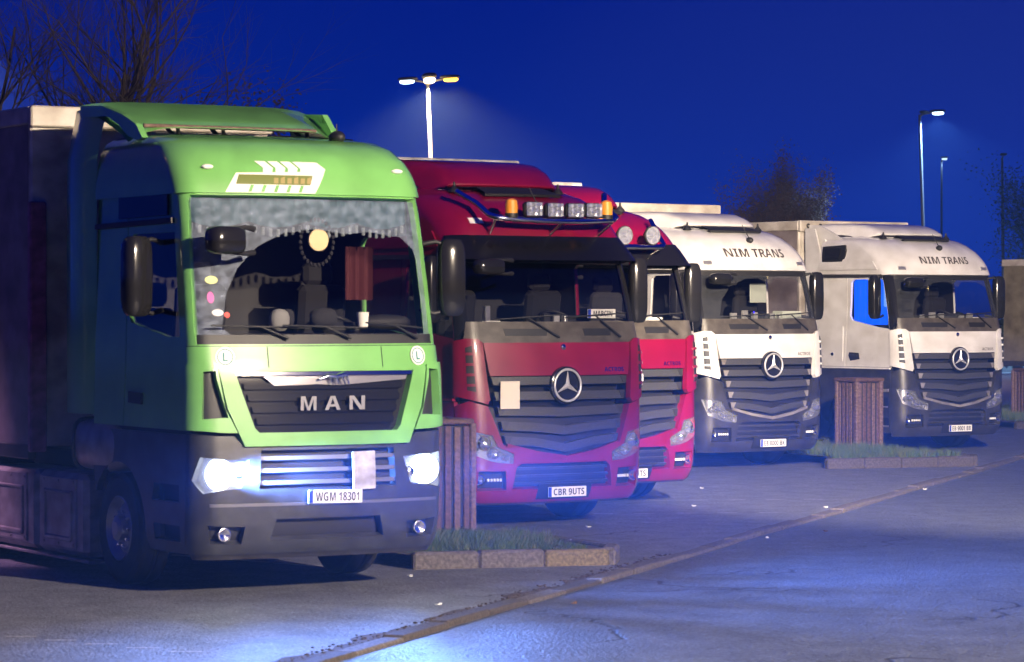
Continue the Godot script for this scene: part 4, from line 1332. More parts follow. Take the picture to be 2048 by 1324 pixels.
func light_bar(root: Node3D, sh: Shell, y: float, lamps: Array, beacons: Array, r: float, rise: float, square := false, half := 1.05) -> void:
	var P := func(x: float, yy: float, off: float) -> Vector3: return sh.p(sh.fx(x, yy), yy, off)
	var bar := part("light_bar", null, M.chrome, root)
	var st := st_new()
	var pts := PackedVector3Array()
	for j in 25:
		var t := -1.0 + j / 12.0
		var x := t * half
		var e := smoothstep(0.80, 1.0, absf(t))
		pts.append(P.call(x * 0.90, y, 0.34) + Vector3(0, rise * e, -0.45 * e))
	tube(st, pts, PackedFloat32Array([0.034]), 12)
	for x in [-half * 0.7, 0.0, half * 0.7]:
		tube(st, PackedVector3Array([P.call(x, y - 0.03, 0.03), P.call(x, y, 0.34)]), PackedFloat32Array([0.02]), 8)
	bar.mesh = st.commit()
	for x in lamps:
		if square:
			var q := part("spot_lamp", cached("squarelamp", func():
				var s2 := st_new()
				box(s2, Vector3(0, 0, -0.05), Vector3(0.225, 0.165, 0.10), 0.03)
				return s2.commit()), M.black, bar)
			q.position = P.call(x, y, 0.36) + Vector3(0, 0.115, 0)
			part("reflector", cached("squarerefl", func():
				var s2 := st_new()
				for k in 9:
					for v in 4:
						var n := Vector3(0.35 * sin(k * 2.1), 0.35 * cos(v * 1.7 + k), 1).normalized()
						var c := Vector3(-0.092 + 0.023 * k, -0.052 + 0.035 * v, 0.002)
						var e := Vector3(0.0112, 0, -0.0112 * n.x)
						var f := Vector3(0, 0.017, -0.017 * n.y)
						quad(s2, c - e - f, c + e - f, c + e + f, c - e + f, n)
				return s2.commit()), M.reflector, q)
			part("lens", cached("squarelens", func(): return box_mesh(Vector3(0, 0, 0.016), Vector3(0.215, 0.155, 0.012), 0.006)), M.lens, q)
			continue
		var l := part("spot_lamp", cached("spotlamp%.2f" % r, func():
			var s2 := st_new()
			lathe(s2, Vector3.ZERO, Basis.IDENTITY, PackedVector2Array([Vector2(0, -0.11), Vector2(r * 0.55, -0.10), Vector2(r * 0.95, -0.02), Vector2(r, 0.02), Vector2(r * 0.93, 0.03)]), 24)
			return s2.commit()), M.black, bar)
		l.position = P.call(x, y, 0.35) + Vector3(0, r + 0.02, 0)
		part("reflector", cached("spotrefl%.2f" % r, func():
			var s2 := st_new()
			lathe(s2, Vector3.ZERO, Basis.IDENTITY, PackedVector2Array([Vector2(r * 0.93, 0.025), Vector2(r * 0.8, -0.01), Vector2(r * 0.45, -0.05), Vector2(r * 0.3, -0.055), Vector2(r * 0.28, 0.0), Vector2(0, 0.01)]), 24)
			for k in 7:
				box(s2, Vector3(-r * 0.75 + k * r * 0.25, 0, 0.012), Vector3(0.008, r * 1.2, 0.006))
			return s2.commit()), M.reflector, l)
		part("lens", cached("spotlens%.2f" % r, func():
			var s2 := st_new()
			lathe(s2, Vector3.ZERO, Basis.IDENTITY, PackedVector2Array([Vector2(r * 0.93, 0.03), Vector2(r * 0.6, 0.042), Vector2(0, 0.048)]), 24)
			return s2.commit()), M.lens, l)
	for x in beacons:
		var b := part("beacon", cached("beacon", func():
			var s2 := st_new()
			lathe(s2, Vector3.ZERO, Basis(Vector3.RIGHT, -PI / 2), PackedVector2Array([Vector2(0.07, 0.06), Vector2(0.072, 0.16), Vector2(0.062, 0.215), Vector2(0.03, 0.235), Vector2(0, 0.238)]), 20)
			return s2.commit()), M.amber, bar)
		b.position = P.call(x, y, 0.32)
		part("beacon_base", cached("beaconbase", func():
			var s2 := st_new()
			lathe(s2, Vector3.ZERO, Basis(Vector3.RIGHT, -PI / 2), PackedVector2Array([Vector2(0.075, 0.02), Vector2(0.075, 0.07), Vector2(0, 0.07)]), 20)
			return s2.commit()), M.black, b)

func on_dash(root: Node3D, items: Array, y: float, z: float) -> void:
	for q in items:
		var e := part(q[0], cached("dash%s%s" % [q[0], q[2]], func(): return box_mesh(Vector3.ZERO, q[2], 0.008)), q[3], root)
		e.position = Vector3(q[1], y + q[2].y / 2, z - 0.12 * q[1] * q[1])
		e.rotation_degrees.y = q[4]

# ---------------------------------------------------------------- street furniture
func litter_bin(label: String, at: Vector3, turn: float, h: float, w: float) -> void:
	var o := thing("litter_bin", label, "bin", at, turn, "slatted timber litter bins on the islands")
	part("bin_liner", cached("liner%s" % h, func(): return box_mesh(Vector3(0, h * 0.5, 0), Vector3(w * 0.84, h * 0.9, w * 0.84), 0.02)), M.black, o)
	part("bin_rim", cached("rim%s" % h, func():
		var st := st_new()
		for s in [-1.0, 1.0]:
			box(st, Vector3(0, h * 0.975, s * w * 0.42), Vector3(w * 0.98, h * 0.05, 0.09), 0.012)
			box(st, Vector3(s * w * 0.42, h * 0.974, 0), Vector3(0.09, h * 0.05, w * 0.74), 0.012)
		return st.commit()), M.wood, o)
	for f in 4:
		var b := Basis(Vector3.UP, f * PI / 2)
		for i in 5:
			var x := (i - 2) * w * 0.175
			var sl := part("slat", cached("slat%s" % h, func(): return box_mesh(Vector3.ZERO, Vector3(w * 0.118, h * 0.9, 0.035), 0.01)), M.wood if (i + f) % 3 else M.wood2, o)
			sl.transform = Transform3D(b, b * Vector3(x, h * 0.48 + 0.006 * ((i * 7 + f) % 3), w * 0.45))
		var ps := part("corner_post", cached("binpost%s" % h, func(): return box_mesh(Vector3.ZERO, Vector3(0.07, h * 0.96, 0.07), 0.012)), M.wood2, o)
		ps.position = b * Vector3(w * 0.46, h * 0.48, w * 0.46)
		ps.rotation.y = f * PI / 2

func lamp_mast(label: String, at: Vector3, h: float, heads: Array, lean: float, group: String) -> Node3D:
	var o := thing("street_lamp", label, "street lamp", at, 0.0, group)
	o.rotation_degrees.z = lean
	part("pole", cached("pole%.1f" % h, func():
		var st := st_new()
		tube(st, PackedVector3Array([Vector3(0, -0.1, 0), Vector3(0, 0.6, 0), Vector3(0, 0.62, 0), Vector3(0, h, 0)]), PackedFloat32Array([0.12, 0.12, 0.10, 0.06]), 14)
		lathe(st, Vector3.ZERO, Basis(Vector3.RIGHT, -PI / 2), PackedVector2Array([Vector2(0.2, 0), Vector2(0.2, 0.03), Vector2(0.12, 0.05)]), 14)
		return st.commit()), M.pole, o)
	for q in heads:
		var dir := Vector3(sin(deg_to_rad(q.turn)), 0, cos(deg_to_rad(q.turn)))
		var arm := part("lamp_arm", null, M.galv, o)
		var st := st_new()
		tube(st, PackedVector3Array([Vector3(0, h - 0.1, 0), Vector3(0, h + 0.02, 0) + dir * 0.15, Vector3(0, h + 0.08, 0) + dir * q.reach]), PackedFloat32Array([0.035]), 8)
		arm.mesh = st.commit()
		var b := Basis(Vector3.UP.cross(dir), Vector3.UP, dir)
		var head := part("lamp_head", cached("lamphead", func():
			var s2 := st_new()
			ellipsoid(s2, Vector3(0, 0.07, 0), Vector3(0.16, 0.07, 0.36), Basis.IDENTITY, 16, 0.7)
			return s2.commit()), M.housing, o)
		head.transform = Transform3D(b, Vector3(0, h + 0.08, 0) + dir * (q.reach + 0.25)).scaled_local(Vector3.ONE * q.get("size", 1.0))
		if not q.has("mat"):
			continue
		part("lamp_lens", cached("lamplens", func():
			var s2 := st_new()
			ellipsoid(s2, Vector3(0, -0.03, 0.03), Vector3(0.13, 0.075, 0.26), Basis.IDENTITY, 14, 0.8)
			return s2.commit()), q.mat, head)
		var sp := SpotLight3D.new()
		sp.name = "lamp_light"
		head.add_child(sp, true)
		sp.position = Vector3(0, -0.12, 0.03)
		sp.rotation_degrees.x = -90
		if q.has("aim"):
			sp.look_at_from_position(head.global_transform * Vector3(0, -0.08, 0.05), q.aim)
		sp.light_color = q.color
		sp.light_energy = q.energy
		sp.light_size = 0.2
		sp.spot_range = 160
		sp.spot_angle = q.get("cone", 80.0)
		sp.spot_attenuation = 2.0
		sp.spot_angle_attenuation = 0.5
		sp.shadow_enabled = true
	return o

# ---------------------------------------------------------------- trees
func grow(st: SurfaceTool, r: RandomNumberGenerator, p: Vector3, d: Vector3, length: float, rad: float, depth: int, o: Dictionary, tips: Array) -> void:
	var pts := PackedVector3Array([p])
	var rr := PackedFloat32Array([rad])
	var n := 4
	var q := p
	var dd := d
	for i in n:
		dd = (dd + Vector3(r.randf_range(-1, 1), r.randf_range(-0.5, 0.9), r.randf_range(-1, 1)) * o.wander).normalized()
		q += dd * length / n
		pts.append(q)
		rr.append(rad * (1.0 - 0.55 * (i + 1) / n))
		if depth > 0 and i >= o.get("clear", 0):
			var kids: int = o.kids
			for k in kids:
				if r.randf() < o.chance:
					var side := frame_of(dd)
					var a := r.randf() * TAU
					var out := side.x * cos(a) + side.y * sin(a)
					var nd: Vector3 = (dd * o.keep + out * o.spread + Vector3.UP * o.get("lift", 0.0)).normalized()
					var no := o.duplicate()
					no.clear = 0
					grow(st, r, q, nd, length * r.randf_range(0.5, 0.78), rad * (1.0 - 0.5 * (i + 1) / n) * 0.6, depth - 1, no, tips)
	tube(st, pts, rr, 6 if depth > 2 else (4 if depth > 1 else 3), false)
	if depth <= 1:
		tips.append(q)
		tips.append(pts[2])

func tree(label: String, called: String, at: Vector3, h: float, rad: float, depth: int, seed_: int, o: Dictionary, group := "") -> void:
	var t := thing(called, label, "tree", at, 0.0, group)
	var r := RandomNumberGenerator.new()
	r.seed = seed_
	var st := st_new()
	var tips := []
	var stems: int = o.get("stems", 1)
	for i in stems:
		var a := TAU * i / stems + 0.6
		var d := Vector3(cos(a) * 0.22, 1, sin(a) * 0.22).normalized() if stems > 1 else Vector3.UP
		grow(st, r, Vector3(cos(a), 0, sin(a)) * (0.25 if stems > 1 else 0.0), d, h, rad * (1.0 if i == 0 else 0.7), depth, o, tips)
	part("trunk", st.commit(), o.bark, t)
	if o.has("leaves"):
		var s2 := st_new()
		for tip in tips:
			for k in o.leaves:
				var c: Vector3 = tip + Vector3(r.randfn(), r.randfn(), r.randfn()) * o.leaf_spread
				var b := Basis(Vector3(r.randf() - 0.5, r.randf() - 0.5, r.randf() - 0.5).normalized(), r.randf() * TAU)
				var sz: float = o.leaf_size * r.randf_range(0.6, 1.3)
				var n := b.z
				quad(s2, c - b.x * sz, c - b.y * sz * 0.5, c + b.x * sz, c + b.y * sz * 0.5, n)
		var cr := part("crown", s2.commit(), o.leaf_mat, t)
		cr.set_meta("kind", "stuff")

# ---------------------------------------------------------------- ground pieces
func flat_poly(pts: Array, y: float) -> ArrayMesh:
	var st := st_new()
	var poly := PackedVector2Array()
	for q in pts:
		poly.append(Vector2(q[0], q[1]))
	var ids := Geometry2D.triangulate_polygon(poly)
	for i in range(0, ids.size(), 3):
		tri(st, W(poly[ids[i]].x, poly[ids[i]].y, y), W(poly[ids[i + 1]].x, poly[ids[i + 1]].y, y), W(poly[ids[i + 2]].x, poly[ids[i + 2]].y, y), Vector3.UP, Vector3.UP, Vector3.UP)
	return st.commit()

func island(pts: Array, stones: int, m: Material, first: Material) -> void:
	var h := 0.16
	var isl := struct("traffic_island", flat_poly(pts, h - 0.03), M.soil)
	var k := 0
	for i in stones:
		var a := W(pts[i][0], pts[i][1])
		var b := W(pts[(i + 1) % pts.size()][0], pts[(i + 1) % pts.size()][1])
		var n := maxi(1, int(round(a.distance_to(b) / 0.72)))
		for j in n:
			var c := a.lerp(b, (j + 0.5) / n)
			var d := (b - a).normalized()
			var len := a.distance_to(b) / n - 0.006
			var ks := part("kerb_stone", cached("isk%.2f" % len, func(): return box_mesh(Vector3(0, h / 2 - 0.03, 0), Vector3(len, h + 0.06, 0.15), 0.022)), first if (k == 2) else m, isl)
			ks.transform = Transform3D(Basis(d, Vector3.UP, d.cross(Vector3.UP)), c + Vector3(0, 0.006 * sin(k * 2.3), 0))
			k += 1

func grass_on(called: String, pts: Array, count: int, seed_: int, tall: float) -> void:
	var r := RandomNumberGenerator.new()
	r.seed = seed_
	var poly := PackedVector2Array()
	var lo := Vector2.INF
	var hi := -Vector2.INF
	for q in pts:
		var v := Vector2(q[0], q[1])
		poly.append(v)
		lo = lo.min(v)
		hi = hi.max(v)
	var mm := MultiMesh.new()
	mm.transform_format = MultiMesh.TRANSFORM_3D
	mm.use_colors = true
	mm.mesh = cached("tuft", func():
		var st := st_new()
		var rr := RandomNumberGenerator.new()
		rr.seed = 9
		for i in 9:
			var a := rr.randf() * TAU
			var p := Vector3(cos(a), 0, sin(a)) * rr.randf() * 0.05
			var bend := Vector3(cos(a), 0, sin(a)) * rr.randf_range(0.02, 0.09)
			var hh := rr.randf_range(0.6, 1.0) * 0.16
			var w := Vector3(-sin(a), 0, cos(a)) * 0.006
			var mid := p + Vector3(0, hh * 0.6, 0) + bend * 0.35
			var tip := p + Vector3(0, hh, 0) + bend
			var n := Vector3(cos(a), 0.6, sin(a)).normalized()
			tri(st, p - w, p + w, mid, n, n, n)
			tri(st, p + w, mid + w * 0.7, mid, n, n, n)
			tri(st, mid, mid + w * 0.7, tip, n, n, n)
		return st.commit())
	var spots := []
	while spots.size() < count:
		var v := Vector2(r.randf_range(lo.x, hi.x), r.randf_range(lo.y, hi.y))
		if Geometry2D.is_point_in_polygon(v, poly):
			spots.append(v)
	mm.instance_count = count
	for i in count:
		var s := tall * r.randf_range(0.4, 1.2) * (0.85 + 0.45 * sin(spots[i].x * 3.1) * sin(spots[i].y * 2.3 + spots[i].x))
		var b := Basis(Vector3.UP, r.randf() * TAU).scaled(Vector3(1.1, s, 1.1))
		mm.set_instance_transform(i, Transform3D(b, W(spots[i].x, spots[i].y, 0.12)))
		var g := r.randf()
		mm.set_instance_color(i, Color(0.05 + 0.10 * g * g * g, 0.085 + 0.05 * g, 0.03 + 0.02 * g))
	var o := MultiMeshInstance3D.new()
	o.multimesh = mm
	o.material_override = M.grass
	o.name = numbered(called)
	add_child(o)
	o.set_meta("kind", "stuff")
	tag(o, "rough green grass tufts growing on the kerbed island " + ("beside the green truck" if seed_ == 41 else ("in front of the farther white truck" if seed_ == 42 else "at the right edge")), "grass")

# ---------------------------------------------------------------- the scene
const HEAD_E := 180.0
const SPILL_E := 6.0

func _ready() -> void:
	var cam := Camera3D.new()
	cam.name = "camera"
	add_child(cam)
	var at := CameraAttributesPhysical.new()
	at.frustum_focal_length = 108.79
	at.frustum_focus_distance = 46.0
	at.exposure_aperture = 5.0
	cam.attributes = at
	cam.fov = 12.592
	cam.position = Vector3(0, 2.44, 0)
	cam.rotation_degrees.x = -0.382
	cam.near = 0.3
	cam.far = 2000.0
	cam.current = true

	var env := Environment.new()
	env.background_mode = Environment.BG_SKY
	var sm := ProceduralSkyMaterial.new()
	sm.sky_top_color = lin(0.0, 0.004, 0.185)
	sm.sky_horizon_color = lin(0.0, 0.034, 0.39)
	sm.sky_curve = 0.045
	sm.ground_bottom_color = lin(0.004, 0.006, 0.03)
	sm.ground_horizon_color = lin(0.004, 0.012, 0.10)
	sm.sun_angle_max = 1.0
	var sky := Sky.new()
	sky.sky_material = sm
	env.sky = sky
	env.background_energy_multiplier = 1.0
	env.tonemap_mode = Environment.TONE_MAPPER_LINEAR
	env.tonemap_exposure = 1.0
	env.fog_enabled = true
	env.fog_density = 0.00055
	env.fog_light_color = Color(0.5, 0.68, 1.0)
	env.sdfgi_enabled = true
	env.ssao_enabled = true
	env.ssil_enabled = true
	var we := WorldEnvironment.new()
	we.name = "world_environment"
	we.environment = env
	add_child(we)

	# last afterglow of the day, far too weak to cast a readable shadow
	var sun := DirectionalLight3D.new()
	sun.name = "afterglow"
	add_child(sun)
	sun.rotation_degrees = Vector3(-25, 200, 0)
	sun.light_color = Color(0.45, 0.5, 1.0)
	sun.light_energy = 0.008
	sun.light_angular_distance = 20.0
	sun.shadow_enabled = true

	rng.seed = 7
	make_materials()
	M.smoked = mat(lin(0.006, 0.006, 0.008), 0.2)

	env.volumetric_fog_enabled = true
	env.volumetric_fog_density = 0.0
	var haze := FogVolume.new()  # blue haze added to stand in for lens glow round the headlights
	haze.name = "glow_haze"
	haze.shape = RenderingServer.FOG_VOLUME_SHAPE_ELLIPSOID
	haze.size = Vector3(14, 4.2, 11)
	haze.position = W(0.2, 24.2, 0.5)
	var fm := FogMaterial.new()
	fm.density = 0.0045
	fm.albedo = Color(0.42, 0.64, 1.0)
	haze.material = fm
	add_child(haze)
	haze.set_meta("kind", "structure")

	build_ground()
	build_lamps()
	build_trucks()
	build_furniture()
	build_trees()

func kerb_x(d: float) -> float:
	return -1.34 + 0.338 * (d - 20.9)

func build_ground() -> void:
	var st := st_new()
	quad(st, Vector3(-500, -0.03, 60), Vector3(500, -0.03, 60), Vector3(500, -0.03, -900), Vector3(-500, -0.03, -900), Vector3.UP)
	struct("ground", st.commit(), M.field)
	st = st_new()
	quad(st, W(kerb_x(-20), -20, 0), W(kerb_x(120), 120, 0), W(-60, 120, 0), W(-60, -20, 0), Vector3.UP)
	struct("parking_lot", st.commit(), M.lot)
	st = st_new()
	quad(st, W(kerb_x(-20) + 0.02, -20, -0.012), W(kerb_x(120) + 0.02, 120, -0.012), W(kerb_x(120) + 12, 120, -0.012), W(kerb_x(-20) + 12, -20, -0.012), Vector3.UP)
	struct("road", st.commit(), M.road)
	# flush kerb stones along the edge of the road
	var kerb := Node3D.new()
	kerb.name = "kerb"
	add_child(kerb)
	kerb.set_meta("kind", "structure")
	var d := 18.0
	var dir := Vector3(0.338, 0, -1).normalized()
	var b := Basis(dir.cross(Vector3.UP), Vector3.UP, -dir)
	var i := 0
	while d < 72.0:
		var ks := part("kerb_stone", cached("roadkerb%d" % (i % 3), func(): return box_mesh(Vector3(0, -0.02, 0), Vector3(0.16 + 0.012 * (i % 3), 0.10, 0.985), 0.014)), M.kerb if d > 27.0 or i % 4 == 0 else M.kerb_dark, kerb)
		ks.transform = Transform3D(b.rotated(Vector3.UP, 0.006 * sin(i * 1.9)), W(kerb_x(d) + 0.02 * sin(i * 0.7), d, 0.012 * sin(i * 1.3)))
		d += 0.948
		i += 1
	# earth and leaf litter gathered along the near kerb
	st = st_new()
	var r := RandomNumberGenerator.new()
	r.seed = 3
	var last := []
	for k in 60:
		var dd := 17.0 + k * 0.24
		var wide := (0.16 + 0.07 * sin(k * 0.9) + 0.05 * sin(k * 2.3)) * clampf((31.0 - dd) / 5.0, 0.1, 1.0)
		var here := [W(kerb_x(dd) - 0.10 - wide, dd, 0.004), W(kerb_x(dd) - 0.06, dd, 0.012)]
		if last.size():
			quad(st, last[0], last[1], here[1], here[0], Vector3.UP)
		last = here
	for k in 900:
		var dd := r.randf_range(17.5, 30.0)
		var p := W(kerb_x(dd) - 0.17 + r.randfn() * 0.07, dd, 0.008)
		var s := r.randf_range(0.004, 0.016)
		ellipsoid(st, p, Vector3(s, s * 0.45, s * 1.3), Basis(Vector3.UP, r.randf() * 3), 6)
	var dirt := part("gutter_dirt", st.commit(), M.dirt, self)
	dirt.set_meta("kind", "stuff")
	tag(dirt, "brown earth and leaf crumbs lying along the near kerb", "dirt")
	# painted lines
	var n := 0
	for q in [[-4.35, 22.95, 7, 0.335, -0.25], [-1.0, 33.8, 6, 0.52, 0.16], [2.75, 41.7, 5, 0.42, 0.02], [1.9, 38.6, 6, 0.5, 0.05], [0.6, 36.0, 6, 0.5, 0.05]]:
		for j in q[2]:
			var s2 := st_new()
			var c := W(q[0] + q[3] * j, q[1] + q[4] * j, 0.004)
			quad(s2, c + Vector3(-0.12, 0, 0.02), c + Vector3(0.12, 0, 0.02), c + Vector3(0.12, 0, -0.02), c + Vector3(-0.12, 0, -0.02), Vector3.UP)
			struct("painted_tick", s2.commit(), M.line_paint)
			n += 1
	for q in [[-3.4, 29.9, -1.75, 28.5], [3.4, 52.0, 5.3, 52.6]]:
		var a := W(q[0], q[1], 0.004)
		var c := W(q[2], q[3], 0.004)
		var w := Vector3(0, 0, -0.14)
		var s2 := st_new()
		quad(s2, a, c, c + w, a + w, Vector3.UP)
		struct("bay_line", s2.commit(), M.line_paint)

func build_lamps() -> void:
	var warm := Color(1.0, 0.85, 0.68)
	var g := "street lamps round the truck park"
	lamp_mast("tall three-headed street lamp glowing yellow and white behind the red truck", W(-2.55, 105, 0), 10.45, [
		{"turn": 10.0, "reach": 0.15, "size": 1.5, "mat": M.lamp_warm, "color": warm, "energy": 1300.0, "cone": 72.0},
		{"turn": 80.0, "reach": 0.55, "mat": M.lamp_amber, "color": Color(1, 0.75, 0.4), "energy": 700.0, "cone": 72.0},
		{"turn": 262.0, "reach": 0.45, "mat": M.lamp_cool, "color": Color(0.8, 0.9, 1.0), "energy": 150.0, "cone": 72.0}], 2.2, g)
	lamp_mast("tall street lamp with a white light above the farther white truck", W(18.55, 134, 0), 11.2, [
		{"turn": 90.0, "reach": 0.55, "mat": M.lamp_cool, "color": Color(0.62, 0.8, 1.0), "energy": 650.0, "cone": 72.0},
		{"turn": 150.0, "reach": 0.3}], 1.8, g)
	lamp_mast("far thin street lamp pole with a small white light, right of the white-lit lamp", W(27.2, 190, 0), 12.0, [
		{"turn": 20.0, "reach": 0.1, "mat": M.lamp_far, "color": Color(0.62, 0.8, 1.0), "energy": 4.0}], 0.0, g)
	lamp_mast("unlit pale street lamp pole in front of the dark tree at the right edge", W(24.6, 150, 0), 10.1, [{"turn": 0.0, "reach": 0.2}], 0.6, g)
	# the lamps along the near side of the road that light the truck fronts
	lamp_mast("street lamp with a warm light just outside the left edge, behind the bare trees", W(-18.0, 96, 0), 11.0, [{"turn": 60.0, "reach": 0.4, "mat": M.lamp_warm, "color": warm, "energy": 900.0, "cone": 78.0}], 0.0, g)
	lamp_mast("low street lamp with a pinkish light left of the grey trailer, outside the frame", W(-11.5, 30.5, 0), 7.0, [{"turn": 90.0, "reach": 0.4, "mat": M.lamp_warm, "color": Color(1.0, 0.74, 0.96), "energy": 120.0, "cone": 23.0, "aim": Vector3(-6.6, 1.6, -31.6)}], 0.0, g)
	for q in [[13.0, 9.0, 9.0, 3100.0, Vector3(-0.8, 2.0, -29.0), 26.0, "nearest to the camera"], [7.4, 10.5, 9.5, 8600.0, Vector3(6.2, 1.6, -50.0), 13.0, "aimed at the white trucks"], [20.5, 46.0, 9.0, 900.0, Vector3(13.5, 2.0, -76.0), 20.0, "farthest along"]]:
		lamp_mast("street lamp with a tilted warm floodlight across the road, " + q[6], W(q[0], q[1], 0), q[2], [{"turn": -75.0, "reach": 0.5, "mat": M.lamp_warm, "color": Color(1.0, 0.91, 0.80), "energy": q[3], "cone": q[5], "aim": q[4]}], 0.0, g)

func build_trucks() -> void:
	green_tractor("bright green tractor unit with both headlights on, leftmost in the row", W(-1.59, 25.91), 30.5)
	trailer("tall trailer with grey curtain side and mauve post behind the green tractor unit", W(-1.59, 25.91), 30.5, {"top": 4.38, "z": -3.75, "post": M.post_mauve, "rail": M.trailer_white})

	var ra := star_tractor("red tractor unit with a roof light bar of four lamps and two amber beacons", W(0.60, 33.76), 34.0, "tractor units with a star emblem", true, 1.16, {"plate": "CBR 9UTS", "deflector_top": 4.22})
	var sh := star_shell(1.16)
	sun_visor(ra, sh)
	light_bar(ra, sh, 3.32, [-0.34, -0.10, 0.15, 0.40], [-0.57, 0.62], 0.10, 0.30, true)
	var pc := part("placard", cached("placard", func(): return box_mesh(Vector3.ZERO, Vector3(0.24, 0.31, 0.012), 0.01)), M.cream, ra)
	pc.position = sh.p(sh.fx(-0.73, 1.5), 1.5, 0.05)
	pc.rotation_degrees.y = -8
	var np := part("name_plate", cached("nameplate", func(): return box_mesh(Vector3.ZERO, Vector3(0.44, 0.105, 0.012), 0.004)), M.plate_white, ra)
	np.position = Vector3(0.76, 2.41, -0.36)
	np.rotation_degrees.y = 8
	var stp := part("country_strip", cached("npstrip", func(): return box_mesh(Vector3(-0.195, 0, 0.006), Vector3(0.045, 0.1, 0.004))), M.strip_blue, np)
	stp.position = Vector3.ZERO
	var nw := part("plate_lettering", word_mesh("MARCIN", 0.065, 0.3), M.ink, np)
	nw.position = Vector3(0.015, 0, 0.008)
	var sk := shell_part("roof_sticker", "redsticker", sh, [sh.front([[-0.92, 3.40], [-0.76, 3.40], [-0.76, 3.46], [-0.92, 3.46]])], 0.044, 0.003, M.plate_white, ra)
	sk.position = Vector3.ZERO
	on_dash(ra, [["dash_box", 0.05, Vector3(0.1, 0.12, 0.06), M.trim, 10], ["dash_phone", 0.2, Vector3(0.08, 0.1, 0.03), M.silver, -10], ["dash_bottle", -0.72, Vector3(0.07, 0.2, 0.07), M.silver, 0], ["dash_can", 0.32, Vector3(0.06, 0.09, 0.06), M.silver, 20], ["dash_paper", -0.66, Vector3(0.2, 0.03, 0.1), M.paper, 5]], 2.3, -0.46)
	trailer("semi-trailer with a hooked white top rail behind the red tractor with the light bar", W(0.60, 33.76), 34.0, {"top": 4.27, "z": -2.85, "rail": M.board, "hooks": 9})

	var rb := star_tractor("second red tractor unit with round roof lamps, mostly hidden behind the first red one", W(1.46, 37.47), 34.0, "tractor units with a star emblem", true, 1.03, {"plate": "CBR 7UTS", "deflector_top": 4.1})
	var sb := star_shell(1.03)
	sun_visor(rb, sb)
	light_bar(rb, sb, 3.15, [-0.48, -0.08, 0.32], [], 0.12, 0.34, false, 0.72)
	on_dash(rb, [["dash_paper", 0.75, Vector3(0.25, 0.06, 0.15), M.paper, 10], ["dash_box", 0.4, Vector3(0.1, 0.1, 0.06), M.trim, 10]], 2.3, -0.46)
	trailer("white-topped semi-trailer behind the second red tractor unit", W(1.46, 37.47), 34.0, {"top": 4.16, "z": -2.85, "rail": M.board, "hooks": 7})

	var wa := star_tractor("white tractor unit lettered NIM TRANS, the nearer of the two, next to the red trucks", W(4.0, 46.2), 36.5, "tractor units with a star emblem", false, 1.0, {"plate": "EB 8000 BK", "deflector_top": 4.02})
	var sw := star_shell(1.0)
	part("roof_lettering", cached("nim", func(): return word_on(sw, "NIM TRANS", Vector2(0.0, 3.315), 0.125, 1.18, 0.046)), M.letter_brown, wa)
	part("sun_shade_board", cached("board2", func(): return box_mesh(Vector3(0.55, 2.72, -0.95), Vector3(0.34, 0.3, 0.02), 0.01)), mat(lin(0.3, 0.33, 0.30), 0.8), wa)
	on_dash(wa, [["dash_screen", 0.15, Vector3(0.24, 0.14, 0.04), M.gloss_black, 5], ["dash_figure", -0.36, Vector3(0.12, 0.11, 0.05), M.cloth_pale, 0], ["dash_figure", -0.14, Vector3(0.12, 0.15, 0.05), M.cloth_pale, 10], ["dash_cup", 0.06, Vector3(0.09, 0.12, 0.07), M.cloth_pale, 0], ["dash_cup", 0.45, Vector3(0.1, 0.1, 0.06), M.cloth_pale, 30], ["dash_cushion", 0.8, Vector3(0.4, 0.14, 0.24), mat(lin(0.42, 0.46, 0.40), 0.85), 0], ["dash_bottle", 0.62, Vector3(0.07, 0.1, 0.06), M.silver, 0]], 2.3, -0.47)
	var bs := part("indicator_light", cached("blueled", func():
		var st := st_new()
		ellipsoid(st, Vector3.ZERO, Vector3(0.016, 0.016, 0.01), Basis.IDENTITY, 10)
		return st.commit()), M.blue_spot, wa)
	bs.position = Vector3(-0.05, 2.42, -0.36)
	trailer("white-fronted semi-trailer behind the nearer white tractor unit", W(4.0, 46.2), 36.5, {"top": 4.16, "z": -2.75})

	var wb := star_tractor("white tractor unit lettered NIM TRANS with a blue-lit side window, rightmost in the row", W(7.75, 52.0), 33.5, "tractor units with a star emblem", false, 1.0, {"plate": "EB 9001 BB", "deflector_top": 4.0})
	part("roof_lettering", cached("nim2", func(): return word_on(sw, "NIM TRANS", Vector2(0.0, 3.30), 0.118, 1.08, 0.046)), M.letter_brown, wb)
	on_dash(wb, [["dash_figure", -0.42, Vector3(0.1, 0.08, 0.05), M.cloth_pale, 15], ["dash_figure", -0.2, Vector3(0.13, 0.12, 0.05), M.cloth_pale, 0], ["dash_card", 0.0, Vector3(0.12, 0.1, 0.05), M.cloth_pale, 0], ["dash_card", 0.5, Vector3(0.11, 0.06, 0.05), M.cloth_pale, 0], ["dash_cup", 0.72, Vector3(0.12, 0.1, 0.06), M.cloth_pale, 0], ["dash_paper", 0.9, Vector3(0.3, 0.03, 0.1), M.paper, -20]], 2.3, -0.47)
	# blue cabin light put into a self-glowing curtain behind the door window
	var lc := part("glow_curtain", cached("glowcurtain", func():
		var st := st_new()
		var rows := []
		for i in 6:
			var row := PackedVector3Array()
			for j in 16:
				row.append(Vector3(-1.08 + 0.018 * sin(j * 1.9), lerpf(3.0, 2.2, i / 5.0), -0.62 - 0.9 * j / 15.0))
			rows.append(row)
		sheet(st, rows, Vector3(0, 2.6, -1))
		return st.commit()), M.blue_glow, wb)
	lc.position = Vector3.ZERO
